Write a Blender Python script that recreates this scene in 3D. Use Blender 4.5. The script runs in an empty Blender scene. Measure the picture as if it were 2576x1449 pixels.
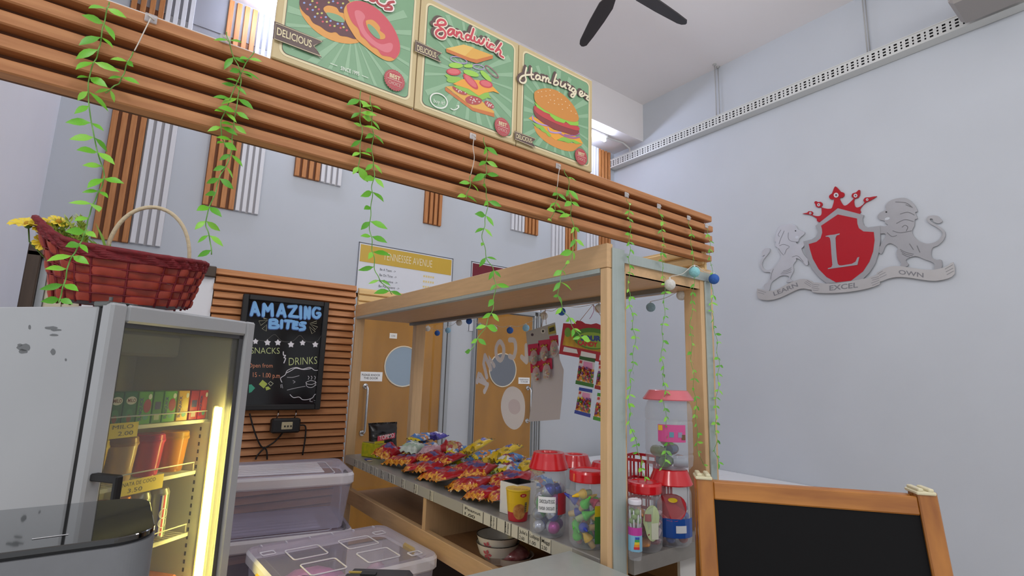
import bpy, math, random
from mathutils import Vector as V, Matrix, Euler
from mathutils import noise as mnoise
random.seed(7)
PI = math.pi
sc = bpy.context.scene
COL = sc.collection
# ------------------------------------------------------------------ camera
FPX = 1294.1148
YAW, PITCH, ROLL = math.radians(36.56076676), math.radians(9.59043075), math.radians(1.70310531)
CAM = V((0, 0, 1.5))
def _axes():
    cy, sy, cp, sp = math.cos(YAW), math.sin(YAW), math.cos(PITCH), math.sin(PITCH)
    f = V((sy*cp, cy*cp, sp)); r = V((cy, -sy, 0)); u = r.cross(f)
    return r*math.cos(ROLL)+u*math.sin(ROLL), u*math.cos(ROLL)-r*math.sin(ROLL), f
RX, UX, FX = _axes()
cam = bpy.data.objects.new('camera', bpy.data.cameras.new('camera'))
COL.objects.link(cam)
cam.matrix_world = Matrix(((RX.x, UX.x, -FX.x, CAM.x), (RX.y, UX.y, -FX.y, CAM.y), (RX.z, UX.z, -FX.z, CAM.z), (0, 0, 0, 1)))
cam.data.sensor_fit = 'HORIZONTAL'; cam.data.sensor_width = 36.0
cam.data.lens = FPX/2576*36; cam.data.clip_start = 0.02
sc.camera = cam
# ------------------------------------------------------------------ light
w = bpy.data.worlds.new('world'); sc.world = w; w.use_nodes = True
w.node_tree.nodes['Background'].inputs[0].default_value = (0.93, 0.95, 1.0, 1)
w.node_tree.nodes['Background'].inputs[1].default_value = 0.80
def area(name, loc, size, power, col=(1, 1, 1), rot=(0, 0, 0)):
    d = bpy.data.lights.new(name, 'AREA'); d.shape = 'RECTANGLE'; d.size, d.size_y = size; d.energy = power; d.color = col
    o = bpy.data.objects.new(name, d); COL.objects.link(o); o.location = loc; o.rotation_euler = rot
    return o
def lamp(name, loc, power, r=.35, col=(1, .98, .97)):
    d = bpy.data.lights.new(name, 'POINT'); d.energy = power; d.shadow_soft_size = r; d.color = col
    o = bpy.data.objects.new(name, d); COL.objects.link(o); o.location = loc; return o
# unseen point lamps added to brighten the ceiling, walls and kiosk
for q, e in (((.9, -2.2, 4.0), 70), ((-2.2, -.6, 4.0), 90), ((2.4, -2.4, 4.0), 50), ((2.2, 1.6, 4.0), 52)): lamp('hall_lamp', q, e)
sc.view_settings.view_transform = 'Standard'; sc.view_settings.look = 'None'
sc.view_settings.gamma = 1; sc.view_settings.use_curve_mapping = False
sc.view_settings.exposure = 0.0
# ------------------------------------------------------------------ picture point -> world point
def ray(x, y): return RX*((x-1288)/FPX) - UX*((y-724.5)/FPX) + FX
def P(x, y, ax, v):
    d = ray(x, y); i = 'XYZ'.index(ax); return CAM + d*((v-CAM[i])/d[i])
def PP(x, y, O, n):
    d = ray(x, y); return CAM + d*((O-CAM).dot(n)/d.dot(n))
# ------------------------------------------------------------------ materials
def lin(c):
    if isinstance(c, str): c = [int(c[i:i+2], 16)/255 for i in (0, 2, 4)]
    return tuple((x/12.92 if x <= .04045 else ((x+.055)/1.055)**2.4) for x in c) + (1,)
_M = {}
def mat(name, col='808080', rough=.5, metal=0, var=0, scale=8, stretch=(1, 1, 1), bump=0, emit=0, col2=None, spec=.5, coat=0, trans=None, glossmix=.12, bscale=None):
    if name in _M: return _M[name]
    m = bpy.data.materials.new(name); m.use_nodes = True; _M[name] = m
    nt = m.node_tree; N = nt.nodes; L = nt.links; b = N['Principled BSDF']; c = lin(col)
    b.inputs['Base Color'].default_value = c; b.inputs['Roughness'].default_value = rough
    b.inputs['Metallic'].default_value = metal; b.inputs['Specular IOR Level'].default_value = spec
    b.inputs['Coat Weight'].default_value = coat
    m.diffuse_color = c
    if emit:
        b.inputs['Emission Color'].default_value = c; b.inputs['Emission Strength'].default_value = emit
    if var or bump:
        tc = N.new('ShaderNodeTexCoord'); mp = N.new('ShaderNodeMapping'); mp.inputs['Scale'].default_value = stretch
        nz = N.new('ShaderNodeTexNoise'); nz.inputs['Scale'].default_value = scale; nz.inputs['Detail'].default_value = 4
        L.new(tc.outputs['Object'], mp.inputs['Vector']); L.new(mp.outputs[0], nz.inputs['Vector'])
        if var:
            rp = N.new('ShaderNodeValToRGB'); e = rp.color_ramp.elements
            e[0].position = .3; e[1].position = .72
            if col2: e[0].color = lin(col2); e[1].color = c
            else:
                e[0].color = tuple(x*(1-var) for x in c[:3])+(1,); e[1].color = tuple(min(1, x*(1+var*.6)) for x in c[:3])+(1,)
            L.new(nz.outputs['Fac'], rp.inputs[0]); L.new(rp.outputs[0], b.inputs['Base Color'])
        if bump:
            bp = N.new('ShaderNodeBump'); bp.inputs['Strength'].default_value = bump; bp.inputs['Distance'].default_value = .01
            L.new(nz.outputs['Fac'], bp.inputs['Height']); L.new(bp.outputs[0], b.inputs['Normal'])
    if trans is not None:      # clear plastic / glass: see-through with a faint gloss
        tr = N.new('ShaderNodeBsdfTransparent'); tr.inputs[0].default_value = lin(trans)
        mx = N.new('ShaderNodeMixShader'); out = N['Material Output']
        lw = N.new('ShaderNodeLayerWeight'); lw.inputs[0].default_value = .35
        ma = N.new('ShaderNodeMath'); ma.operation = 'MULTIPLY_ADD'; ma.inputs[1].default_value = .5*min(1, glossmix*4); ma.inputs[2].default_value = glossmix
        L.new(lw.outputs['Facing'], ma.inputs[0]); L.new(ma.outputs[0], mx.inputs[0])
        L.new(tr.outputs[0], mx.inputs[1]); L.new(b.outputs[0], mx.inputs[2]); L.new(mx.outputs[0], out.inputs[0])
    return m
_flat = {}
def ink(hexcol, rough=.6, **k):
    n = 'ink_' + hexcol + ('' if rough == .6 else '_%d' % (rough*100))
    return mat(n, hexcol, rough, **k)
def blotch(name, cols, scale=60, rough=.3, coat=.3):
    """printed foil: patches of several inks"""
    if name in _M: return _M[name]
    m = mat(name, cols[0], rough, coat=coat); nt = m.node_tree; N = nt.nodes; L = nt.links
    tc = N.new('ShaderNodeTexCoord'); vo = N.new('ShaderNodeTexVoronoi'); vo.inputs['Scale'].default_value = scale
    nz = N.new('ShaderNodeTexNoise'); nz.inputs['Scale'].default_value = scale*.6
    mx = N.new('ShaderNodeMixRGB'); mx.inputs[0].default_value = .03
    L.new(tc.outputs['Object'], nz.inputs['Vector']); L.new(tc.outputs['Object'], mx.inputs[1]); L.new(nz.outputs['Color'], mx.inputs[2]); L.new(mx.outputs[0], vo.inputs['Vector'])
    rp = N.new('ShaderNodeValToRGB'); rp.color_ramp.interpolation = 'CONSTANT'; e = rp.color_ramp.elements
    while len(e) < len(cols): e.new(.5)
    for i, c in enumerate(cols): e[i].position = i/len(cols); e[i].color = lin(c)
    sp = N.new('ShaderNodeSeparateColor'); L.new(vo.outputs['Color'], sp.inputs[0]); L.new(sp.outputs[0], rp.inputs[0]); L.new(rp.outputs[0], N['Principled BSDF'].inputs['Base Color'])
    return m
# ------------------------------------------------------------------ mesh builder
class MB:
    def __init__(s): s.v = []; s.f = []; s.m = []; s.sm = []; s.mats = []
    def mi(s, m):
        if m not in s.mats: s.mats.append(m)
        return s.mats.index(m)
    def add(s, vs, fs, m, smooth=False):
        o = len(s.v); s.v += [V(p) for p in vs]; k = s.mi(m)
        for f in fs: s.f.append([i+o for i in f]); s.m.append(k); s.sm.append(smooth)
        return s
    def box(s, lo, hi, m, bev=0, M=None):
        lo, hi = [min(a, b) for a, b in zip(lo, hi)], [max(a, b) for a, b in zip(lo, hi)]
        if bev <= 0:
            vs = [V((x, y, z)) for x in (lo[0], hi[0]) for y in (lo[1], hi[1]) for z in (lo[2], hi[2])]
            fs = [(0, 1, 3, 2), (4, 6, 7, 5), (0, 4, 5, 1), (2, 3, 7, 6), (0, 2, 6, 4), (1, 5, 7, 3)]
        else:
            bev = min(bev, *[(hi[i]-lo[i])*.49 for i in range(3)])
            vs = []; idx = {}
            for cx in (0, 1):
                for cy in (0, 1):
                    for cz in (0, 1):
                        c = [hi[0] if cx else lo[0], hi[1] if cy else lo[1], hi[2] if cz else lo[2]]
                        sg = [-1 if q else 1 for q in (cx, cy, cz)]
                        for a in range(3):
                            p = [c[i] + (0 if i == a else sg[i]*bev) for i in range(3)]
                            idx[(cx, cy, cz, a)] = len(vs); vs.append(V(p))
            fs = []
            I = lambda c, a: idx[(c[0], c[1], c[2], a)]
            for a in range(3):
                b, d = (a+1) % 3, (a+2) % 3
                for k in (0, 1):
                    q = []
                    for (i, j) in ((0, 0), (1, 0), (1, 1), (0, 1)):
                        c = [0, 0, 0]; c[a] = k; c[b] = i; c[d] = j; q.append(I(c, a))
                    fs.append(q if k else q[::-1])
                for i in (0, 1):
                    for j in (0, 1):
                        c0 = [0, 0, 0]; c0[b] = i; c0[d] = j; c1 = list(c0); c1[a] = 1
                        q = [I(c0, b), I(c1, b), I(c1, d), I(c0, d)]
                        fs.append(q if i != j else q[::-1])
            for cx in (0, 1):
                for cy in (0, 1):
                    for cz in (0, 1):
                        q = [idx[(cx, cy, cz, a)] for a in range(3)]
                        fs.append(q if (cx+cy+cz) % 2 else q[::-1])
        if M is not None: vs = [M @ p for p in vs]
        return s.add(vs, fs, m)
    def prism(s, pts, ex, m, side=None, back=True):
        n = len(pts); ex = V(ex); pts = [V(p) for p in pts]
        s.add(pts + [p+ex for p in pts] if back else pts, [tuple(range(n))] + ([tuple(range(2*n-1, n-1, -1))] if back else []), m)
        vs = [q for i in range(n) for q in (pts[i], pts[(i+1) % n], pts[(i+1) % n]+ex, pts[i]+ex)]
        return s.add(vs, [(4*i+3, 4*i+2, 4*i+1, 4*i) for i in range(n)], side or m)
    def tube(s, path, r, m, n=8, cap=True, closed=False):
        path = [V(p) for p in path]; k = len(path); rings = []; up = None
        rr = r if isinstance(r, (list, tuple)) else [r]*k
        for i, p in enumerate(path):
            a = path[i-1] if (i > 0 or closed) else p; b = path[(i+1) % k] if (i < k-1 or closed) else p
            t = (b-a).normalized()
            if up is None: up = t.orthogonal().normalized()
            up = (up - t*up.dot(t)); up = up.normalized() if up.length > 1e-6 else t.orthogonal().normalized()
            sd = t.cross(up)
            rings += [p + (up*math.cos(2*PI*j/n) + sd*math.sin(2*PI*j/n))*rr[i] for j in range(n)]
        fs = []
        for i in range(k if closed else k-1):
            for j in range(n):
                fs.append((i*n+j, i*n+(j+1) % n, ((i+1) % k)*n+(j+1) % n, ((i+1) % k)*n+j))
        s.add(rings, fs, m, True)
        if cap and not closed:
            o = len(s.v)-len(rings); mi = s.mi(m)
            for q in ([o+j for j in range(n)][::-1], [o+(k-1)*n+j for j in range(n)]):
                s.f.append(q); s.m.append(mi); s.sm.append(False)
        return s
    def lathe(s, prof, m, n=24, c=(0, 0, 0), M=None, mats=None, smooth=True, seg=None):
        c = V(c); vs = []; fs = []
        for (r, z) in prof:
            for j in range(n):
                p = V((r*math.cos(2*PI*j/n), r*math.sin(2*PI*j/n), z))
                vs.append((M @ p if M is not None else p) + c)
        for i in range(len(prof)-1):
            mm = mats[i] if mats else m
            fs = [(j, (j+1) % n, n+(j+1) % n, n+j) for j in range(n)]
            s.add(vs[i*n:(i+2)*n], fs, mm, smooth)
        return s
    def ball(s, c, r, m, n=10, k=7, sc_=(1, 1, 1), M=None):
        c = V(c); vs = []; fs = []
        for i in range(k+1):
            t = PI*i/k
            for j in range(n):
                p = V((sc_[0]*r*math.sin(t)*math.cos(2*PI*j/n), sc_[1]*r*math.sin(t)*math.sin(2*PI*j/n), sc_[2]*r*math.cos(t)))
                vs.append((M @ p if M is not None else p) + c)
        for i in range(k):
            for j in range(n):
                q = [(i+1)*n+j, (i+1)*n+(j+1) % n, i*n+(j+1) % n, i*n+j]
                if i == 0: q = q[:3]
                elif i == k-1: q = q[1:] if False else [q[0], q[2], q[3]]
                fs.append(q)
        return s.add(vs, fs, m, True)
    def build(s, name, parent=None, **props):
        off = V((0, 0, 0))
        top = parent
        if parent is not None:
            off = V(parent.get('_o', (0, 0, 0)))
        elif s.v:
            off = V(((min(p.x for p in s.v)+max(p.x for p in s.v))/2, (min(p.y for p in s.v)+max(p.y for p in s.v))/2, min(p.z for p in s.v)))
        me = bpy.data.meshes.new(name)
        me.from_pydata([p-off for p in s.v], [], s.f)
        for m in s.mats: me.materials.append(m)
        me.polygons.foreach_set('material_index', s.m); me.polygons.foreach_set('use_smooth', s.sm)
        me.update()
        o = bpy.data.objects.new(name, me); COL.objects.link(o)
        if parent is not None: o.parent = parent; o['_o'] = tuple(off)
        else: o.location = off; o['_o'] = tuple(off)
        for k, q in props.items():
            if q is not None: o[k] = q
        return o
def thing(name, label, cat, loc, group=None):
    o = bpy.data.objects.new(name, None); COL.objects.link(o); o.empty_display_size = .05
    o.location = loc; o['_o'] = tuple(loc); o['label'] = label; o['category'] = cat
    if group: o['group'] = group
    return o
def dup(root, M=None, **props):
    """copy of a thing with its parts and sub-parts, placed by M"""
    c = root.copy(); COL.objects.link(c)
    if M is not None: c.matrix_world = M
    for k, q in props.items(): c[k] = q
    for ch in list(root.children):
        d = ch.copy(); COL.objects.link(d); d.parent = c
        for g in list(ch.children):
            e = g.copy(); COL.objects.link(e); e.parent = d
    return c
def put(root, M): root.matrix_world = M; return root
def TR(loc, rz=0, rx=0, ry=0, s=1): return Matrix.Translation(V(loc)) @ Euler((rx, ry, rz)).to_matrix().to_4x4() @ Matrix.Scale(s, 4)
def cr(pts, n=6, closed=True):
    """Catmull-Rom through points"""
    pts = [V(p) for p in pts]; k = len(pts); out = []
    for i in range(k if closed else k-1):
        p0 = pts[i-1] if (i > 0 or closed) else pts[0]; p1 = pts[i]; p2 = pts[(i+1) % k]; p3 = pts[(i+2) % k] if (i+2 < k or closed) else pts[-1]
        for j in range(n):
            t = j/n
            out.append(.5*((2*p1)+(p2-p0)*t+(2*p0-5*p1+4*p2-p3)*t*t+(3*p1-p0-3*p2+p3)*t**3))
    if not closed: out.append(pts[-1])
    return out
_tm = {}
def glyphs(text, off=0.0, shear=0.0, res=3):
    k = (text, off, shear)
    if k not in _tm:
        cu = bpy.data.curves.new('t', 'FONT'); cu.body = text; cu.resolution_u = res; cu.offset = off; cu.shear = shear; cu.fill_mode = 'FRONT'
        ob = bpy.data.objects.new('t', cu); me = ob.to_mesh()
        _tm[k] = ([tuple(v.co) for v in me.vertices], [tuple(p.vertices) for p in me.polygons])
        ob.to_mesh_clear(); bpy.data.objects.remove(ob); bpy.data.curves.remove(cu)
    return _tm[k]
class Flat:
    """flat print on a real plane: colours laid as thin layers; points come in as picture points on that plane"""
    def __init__(s, O, n, zoom=(0, 0, 1), mb=None, eps=.0004):
        s.O = V(O); s.n = V(n).normalized(); s.z = zoom; s.mb = mb or MB(); s.eps = eps
        if s.n.dot(s.O-CAM) > 0: s.n = -s.n
    def pt(s, p, layer=0):
        x, y = p[0]*s.z[2]+s.z[0], p[1]*s.z[2]+s.z[1]
        return PP(x, y, s.O+s.n*(layer*s.eps), s.n)
    def _j(s):
        s.k = (getattr(s, 'k', 0)+1) % 37; return s.n*(s.k*6.5e-6)
    def _orient(s, q):
        nn = V((0, 0, 0))
        for i in range(len(q)): nn += q[i].cross(q[(i+1) % len(q)])
        return q if nn.dot(s.n) > 0 else q[::-1]
    def poly(s, pts, m, layer=1, thick=0, sm=0):
        if sm: pts = [(p.x, p.y) for p in cr([(a[0], a[1], 0) for a in pts], sm)]
        q = s._orient([s.pt(p, layer) for p in pts])
        if thick: s.mb.prism(q, -s.n*thick, m)
        else: s.mb.add(q, [tuple(range(len(q)))], m)
        return s
    def stroke(s, pts, w, m, layer=1, sm=5, closed=False, thick=0):
        if sm: pts = [(p.x, p.y) for p in cr([(a[0], a[1], 0) for a in pts], sm, closed)]
        q = [s.pt(p, layer) for p in pts]; k = len(q); L = []; R = []
        for i in range(k):
            a = q[i-1] if (i or closed) else q[i]; b = q[(i+1) % k] if (i < k-1 or closed) else q[i]
            t = (b-a)
            if t.length < 1e-9: t = V((0, 0, 1))
            sd = s.n.cross(t.normalized())*(w/2); L.append(q[i]+sd); R.append(q[i]-sd)
        for i in range(k if closed else k-1):
            j = (i+1) % k; s.mb.add([p+e for e in [s._j()] for p in (L[i], R[i], R[j], L[j])], [(0, 1, 2, 3)], m)
        if not closed and w > .002:
            u = s.n.orthogonal().normalized(); v = s.n.cross(u)
            for c in (q[0], q[-1]):
                e = s._j(); s.mb.add([c+e+(u*math.cos(PI*j/4)+v*math.sin(PI*j/4))*(w/2) for j in range(8)], [tuple(range(8))], m)
        return s
    def ell(s, c, rx, ry, m, layer=1, ang=0, n=20, a0=0, a1=2*PI, thick=0):
        ca, sa = math.cos(ang), math.sin(ang); pts = []
        for j in range(n):
            t = a0+(a1-a0)*j/(n if a1-a0 > 6.28 else n-1)
            x, y = rx*math.cos(t), ry*math.sin(t); pts.append((c[0]+x*ca-y*sa, c[1]+x*sa+y*ca))
        return s.poly(pts, m, layer, thick)
    def text(s, t, A, B, H, m, layer=1, off=0.0, shear=0.0, cap=.7):
        """text from baseline point A to B, capital tops at H above A"""
        vs, fs = glyphs(t, off, shear)
        if not vs: return s
        x0 = min(v[0] for v in vs); x1 = max(v[0] for v in vs)
        A, B, H = s.pt(A, layer), s.pt(B, layer), s.pt(H, layer)
        ux, uy = (B-A)/(x1-x0), (H-A)/cap
        q = [A+ux*(v[0]-x0)+uy*v[1] for v in vs]
        if ux.cross(uy).dot(s.n) < 0: fs = [f[::-1] for f in fs]
        s.mb.add(q, fs, m); return s
def text3(mb, t, A, ux, uy, m, width, height, off=0.0, shear=0.0, cap=.7):
    """text laid in space: start A, unit vectors ux (along) and uy (up)"""
    vs, fs = glyphs(t, off, shear); x0 = min(v[0] for v in vs); x1 = max(v[0] for v in vs)
    A, ux, uy = V(A), V(ux)*(width/(x1-x0)), V(uy)*(height/cap)
    mb.add([A+ux*(v[0]-x0)+uy*v[1] for v in vs], fs, m); return mb
# ------------------------------------------------------------------ common materials
WHITE = mat('white_paint', 'BFC4CB', .7, var=.03, scale=1.5)
CEILM = mat('ceiling_paint', 'E8E4E4', .85, var=.02, scale=1)
WPC = mat('orange_wood_slat', 'BF8656', .55, var=.22, scale=9, stretch=(.7, 9, 9), col2='A46A3E', bump=.1)
WPCV = mat('orange_wood_slat_upright', 'C2844C', .55, var=.2, scale=9, stretch=(9, 9, .7), col2='AC6C38', bump=.1)
WPCD = mat('shaded_wood_groove', '5A3318', .7, var=.2, scale=9, stretch=(.7, 9, 9))  # shade between the slats, put into the backing colour
WSLAT = mat('white_slat', 'D8D8DC', .5)
WBACK = mat('white_slat_groove', 'BDBBBE', .6)
LWOOD = mat('light_laminate', 'CBA67A', .5, var=.08, scale=14, stretch=(6, .6, 6))
LWOODV = mat('light_laminate_upright', 'D0AC80', .5, var=.08, scale=14, stretch=(6, 6, .5))
PINE = mat('pale_ribbed_wood', 'D9BB85', .55, var=.1, scale=10, stretch=(.8, .8, 9))
ALU = mat('brushed_aluminium', 'A9B3AF', .38, .3, var=.05, scale=20, stretch=(9, 9, .4))
GREYL = mat('grey_laminate', '8B8883', .35, var=.06, scale=30)
COUNT = mat('counter_laminate', '9DA09A', .3, var=.04, scale=40)
DOORW = mat('varnished_door_wood', 'B07A24', .38, var=.3, scale=3.2, stretch=(1.6, 1.6, .45), col2='946414')
GLASS = mat('clear_glass', 'FFFFFF', .03, trans='FFFFFF', glossmix=.025)
BLACK = mat('matte_black', '141416', .55)
STEEL = mat('polished_steel', 'C8CACC', .2, 1)
# ------------------------------------------------------------------ room shell
XW, YB, XL, ZC = 5.197, 4.68, -.585, 5.15
def struct(name, mb, parent=None):
    o = mb.build(name, parent)
    if parent is None: o['kind'] = 'structure'
    return o
struct('wall_right', MB().box((XW, -4, 0), (XW+.12, YB+.12, ZC), WHITE))
struct('wall_back', MB().box((XL-.12, YB, 0), (XW, YB+.12, ZC), WHITE))
struct('wall_left', MB().box((XL-.12, 2.75, 0), (XL, YB, ZC), mat('white_paint_lit', 'E2E3EA', .7, var=.03, scale=1.5)))  # paint lightened to stand in for light falling on this wall
struct('ceiling', MB().box((-5, -4, ZC), (XW+.12, YB+.12, ZC+.12), CEILM))
FLOORM = mat('floor_vinyl', 'CFC9C0', .45, var=.05, scale=3)
struct('floor', MB().box((-5, -4, -.1), (XW+.12, YB+.12, 0), FLOORM))
struct('trim_1', MB().box((XL, 4.163, 4.62), (XW, YB, ZC), CEILM))          # bulkhead along the back wall
# ------------------------------------------------------------------ doors in the back wall
FR = mat('anodised_frame', 'A2A7AB', .35, .3)
FRD = mat('frame_dark_line', '2B2C2E', .5)  # dark line down the middle of each frame upright
def door(name, x0, x1, zt, wc, hx, hz, sgn, sgt, extra):
    t = MB().box((x0, YB-.05, .01), (x1, YB-.012, zt), DOORW).build('leaf')
    t.name = name; t['kind'] = 'structure'
    f = MB()
    for a, b in extra: f.box((a, YB-.07, 0), (b, YB, zt+.06), FR, .006)
    f.box((extra[0][0], YB-.07, zt+.01), (extra[-1][1], YB, zt+.07), FR, .006)
    for a, b in extra:
        f.box(((a+b)/2-.006, YB-.073, 0), ((a+b)/2+.004, YB-.069, zt+.05), FRD)
    f.build('door_frame', t)
    g = MB(); c = V((wc[0], YB-.05, wc[1])); r = wc[2]
    ring = [c+V((math.cos(2*PI*i/32)*r, -.003, math.sin(2*PI*i/32)*r)) for i in range(32)]
    MB().prism(ring[::-1], (0, -.004, 0), mat('frosted_pane_'+name, wc[3], .2)).build('vision_window', t)
    MB().tube([p+V((0, -.003, 0)) for p in ring], .007, mat('pale_ring', 'D9CDB4', .4), 6, closed=True).build('window_ring', t)
    h = MB(); hp = [V((hx, YB-.05, hz[0])), V((hx, YB-.10, hz[0])), V((hx+.004, YB-.112, hz[0]-.02)), V((hx+.004, YB-.112, hz[1]+.02)), V((hx, YB-.10, hz[1])), V((hx, YB-.05, hz[1]))]
    h.tube(hp, .011, STEEL, 10)
    for z in hz: h.lathe([(0, 0), (.027, 0), (.024, .012), (.011, .016)], STEEL, 16, (hx, YB-.05, z), Euler((PI/2, 0, 0)).to_matrix())
    h.build('pull_handle', t)
    s = MB().box((sgn[0], YB-.053, sgn[2]), (sgn[1], YB-.0505, sgn[3]), ink('F2F2F2', .35))
    wd = sgn[1]-sgn[0]; hh = sgn[3]-sgn[2]
    for i, q in enumerate(sgt):
        k = wd*(.8 if i == 0 else .62)
        text3(s, q, (sgn[0]+(wd-k)/2, YB-.0535, sgn[2]+hh*(.56-.34*i)), (1, 0, 0), (0, 0, 1), ink('1C1C1C'), k, hh*.22, .012)
    s.build('door_sign', t)
    return t
d1 = door('door_1', 1.70, 2.57, 2.15, (2.16, 1.55, .19, '8FA3B4'), 1.797, (1.36, .945), (1.735, 1.955, 1.405, 1.49), ('PLEASE KNOCK', 'THE DOOR'), ((1.63, 1.70), (2.57, 2.66)))
MB().box((2.0, YB-.053, 1.81), (2.075, YB-.0505, 1.86), ink('E8E6E0')).build('number_plate', d1)
text3(mb := MB(), '1H', (2.02, YB-.0538, 1.825), (1, 0, 0), (0, 0, 1), ink('555555'), .034, .02); mb.build('plate_text', d1)
d2 = door('door_2', 2.985, 3.745, 2.17, (3.338, 1.55, .18, '6A727D'), 3.69, (1.36, 1.0), (3.56, 3.72, 1.405, 1.475), ('PLEASE KNOCK', 'TO ROOM'), ((2.955, 2.985), (3.765, 3.82), (3.83, 3.885)))
MB().box((3.745, YB-.03, .01), (3.765, YB-.02, 2.17), ink('B9D3E2')).build('gap_strip', d2)
# ------------------------------------------------------------------ slatted decoration panels high on the back wall
def deco(label, x0, x1, z0, z1, slat, back, group):
    t = thing('slatted_wall_panel', label, 'wall panel', ((x0+x1)/2, YB-.02, z0), group)
    MB().box((x0, YB-.008, z0), (x1, YB, z1), back).build('backing_board', t)
    p = (x1-x0)/3.72; sw = p*.62
    for i in range(4):
        a = x0+.003+i*(x1-x0-sw-.006)/3
        MB().box((a, YB-.034, z0), (a+sw, YB-.008, z1), slat, .003).build('slat', t)
G1 = 'slatted panels high on the wall'
WPB = mat('shaded_groove_upright', '7C4A26', .6, var=.2, scale=9, stretch=(9, 9, .7))  # backing darkened to stand for shade in the upright grooves
for a in ((-.293, -.078, 2.376, 4.6, 0, 'widest orange slatted panel, hanging lowest, behind the red basket handle'),
          (-.072, .121, 2.38, 4.6, 1, 'white slatted panel beside the lowest hanging orange panel, behind the basket handle'),
          (.349, .576, 2.772, 4.6, 0, 'orange slatted panel behind the second hanging vine, under the lit tube'),
          (.582, .762, 2.772, 4.6, 1, 'white slatted panel beside the orange one under the lit tube'),
          (1.011, 1.23, 3.19, 4.6, 0, 'orange slatted panel with the highest bottom edge, peeping under the beam'),
          (1.236, 1.428, 3.19, 4.6, 1, 'white slatted panel with the highest bottom edge, peeping under the beam'),
          (2.30, 2.50, 3.018, 4.6, 0, 'orange slatted panel that hangs alone, above the maroon poster'),
          (3.417, 3.608, 3.165, 4.6, 1, 'short white slatted panel under the beam, in the pair above door frame'),
          (3.614, 3.819, 3.165, 4.6, 0, 'short orange slatted panel under the beam, in the pair above door frame'),
          (4.048, 4.256, 2.9, 4.6, 1, 'white slatted panel running down behind the kiosk header'),
          (4.262, 4.466, 2.9, 4.6, 0, 'orange slatted panel running down behind the kiosk header'),
          (4.655, 4.858, 2.9, 4.6, 1, 'white slatted panel of the pair in the corner by the crest wall'),
          (4.864, 5.094, 2.9, 4.6, 0, 'orange slatted panel of the pair in the corner by the crest wall')):
    deco(a[5], a[0], a[1], a[2], a[3], WSLAT if a[4] else WPCV, WBACK if a[4] else WPB, G1)
GB = mat('panel_grey', '94949A', .8)
t = MB().box((-.3, YB-.004, 3.62), (.9, YB-.0005, 4.27), GB).build('grey_panel'); t['kind'] = 'structure'  # plain grey panel on the back wall, darker than the paint
MB().box((-.3, YB-.012, 4.27), (.9, YB-.0005, 4.62), GB).build('upper_grey_panel', t)
# ------------------------------------------------------------------ tube lights under the bulkhead
def tube_light(label, x0, x1, y, power):
    t = thing('tube_light', label, 'light', ((x0+x1)/2, y, 4.52), 'tube lights under the bulkhead')
    MB().box((x0-.02, y-.03, 4.585), (x1+.02, y+.03, 4.62), ink('E6E6E4', .4), .006).build('batten', t)
    c = MB()
    for x in (x0, x1): c.box((x-.015, y-.02, 4.525), (x+.015, y+.02, 4.59), ink('D5D5D2', .4), .004)
    c.build('end_cap', t)
    m = mat('lit_tube', 'DDE6FF', .4, emit=72)
    MB().tube([(x0+.015, y, 4.55), (x1-.015, y, 4.55)], .02, m, 12).build('glass_tube', t)
xe = P(1523, 353, 'Y', 4.36).x
tube_light('lit fluorescent tube by the crest wall corner, half hidden by the hamburger sign', xe-1.2, xe, 4.36, 1)
tube_light('lit fluorescent tube just above the doughnut sign and slatted panels', .42, 1.62, 4.36, 1)
a, b = P(1530, 360, 'Y', 4.3), P(1578, 392, 'Y', 4.3)
tag = lambda o, label, cat, group=None: (o.__setitem__('label', label), o.__setitem__('category', cat), group and o.__setitem__('group', group), o)[-1]
tag(MB().tube([(xe+.02, 4.36, 4.6), (xe+.1, 4.36, 4.6), (4.98, 4.33, 4.6), (5.12, 4.33, 4.56), (5.12, 4.33, 4.46)], .012, ink('CFCFCC', .4), 8).build('conduit_pipe'),
    'thin white conduit pipe running from the lit tube to the cable tray', 'pipe')
# ------------------------------------------------------------------ perforated cable tray and its rods
TX0, TX1, TZ0, TZ1 = 5.085, 5.19, 4.375, 4.485
t = thing('cable_tray', 'long white perforated cable tray hung along the crest wall', 'cable tray', (5.14, 2, TZ0))
TW = mat('tray_white', 'CED0CE', .45); TD = mat('tray_hole_shade', '3A3B3D', .8)
mb = MB()
y0, y1, pitch = -1.2, 4.66, .042
ny = int((y1-y0)/pitch)
zs = [TZ0, TZ0+.018, TZ0+.034, TZ0+.046, TZ0+.062, TZ0+.074, TZ0+.090, TZ1]
for k in (0, 2, 4, 6): mb.add([(TX0, y0, zs[k]), (TX0, y1, zs[k]), (TX0, y1, zs[k+1]), (TX0, y0, zs[k+1])], [(0, 3, 2, 1)], TW)
for k in (1, 3, 5):
    for i in range(ny):
        ya = y0+i*pitch+(.0 if i % 2 else .006); yb = ya+.024
        mb.add([(TX0, ya, zs[k]), (TX0, yb, zs[k]), (TX0, yb, zs[k+1]), (TX0, ya, zs[k+1])], [(0, 3, 2, 1)], TW)
mb.build('perforated_side', t)
MB().box((TX0-.006, y0, TZ1), (TX1, y1, TZ1+.008), TW).box((TX0-.006, y0, TZ0-.006), (TX1, y1, TZ0), TW).build('tray_flange', t)
MB().box((TX0+.03, y0, TZ0), (TX0+.034, y1, TZ1), TD).build('hole_shade_sheet', t)  # dark sheet added behind the holes so they look shaded
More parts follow.
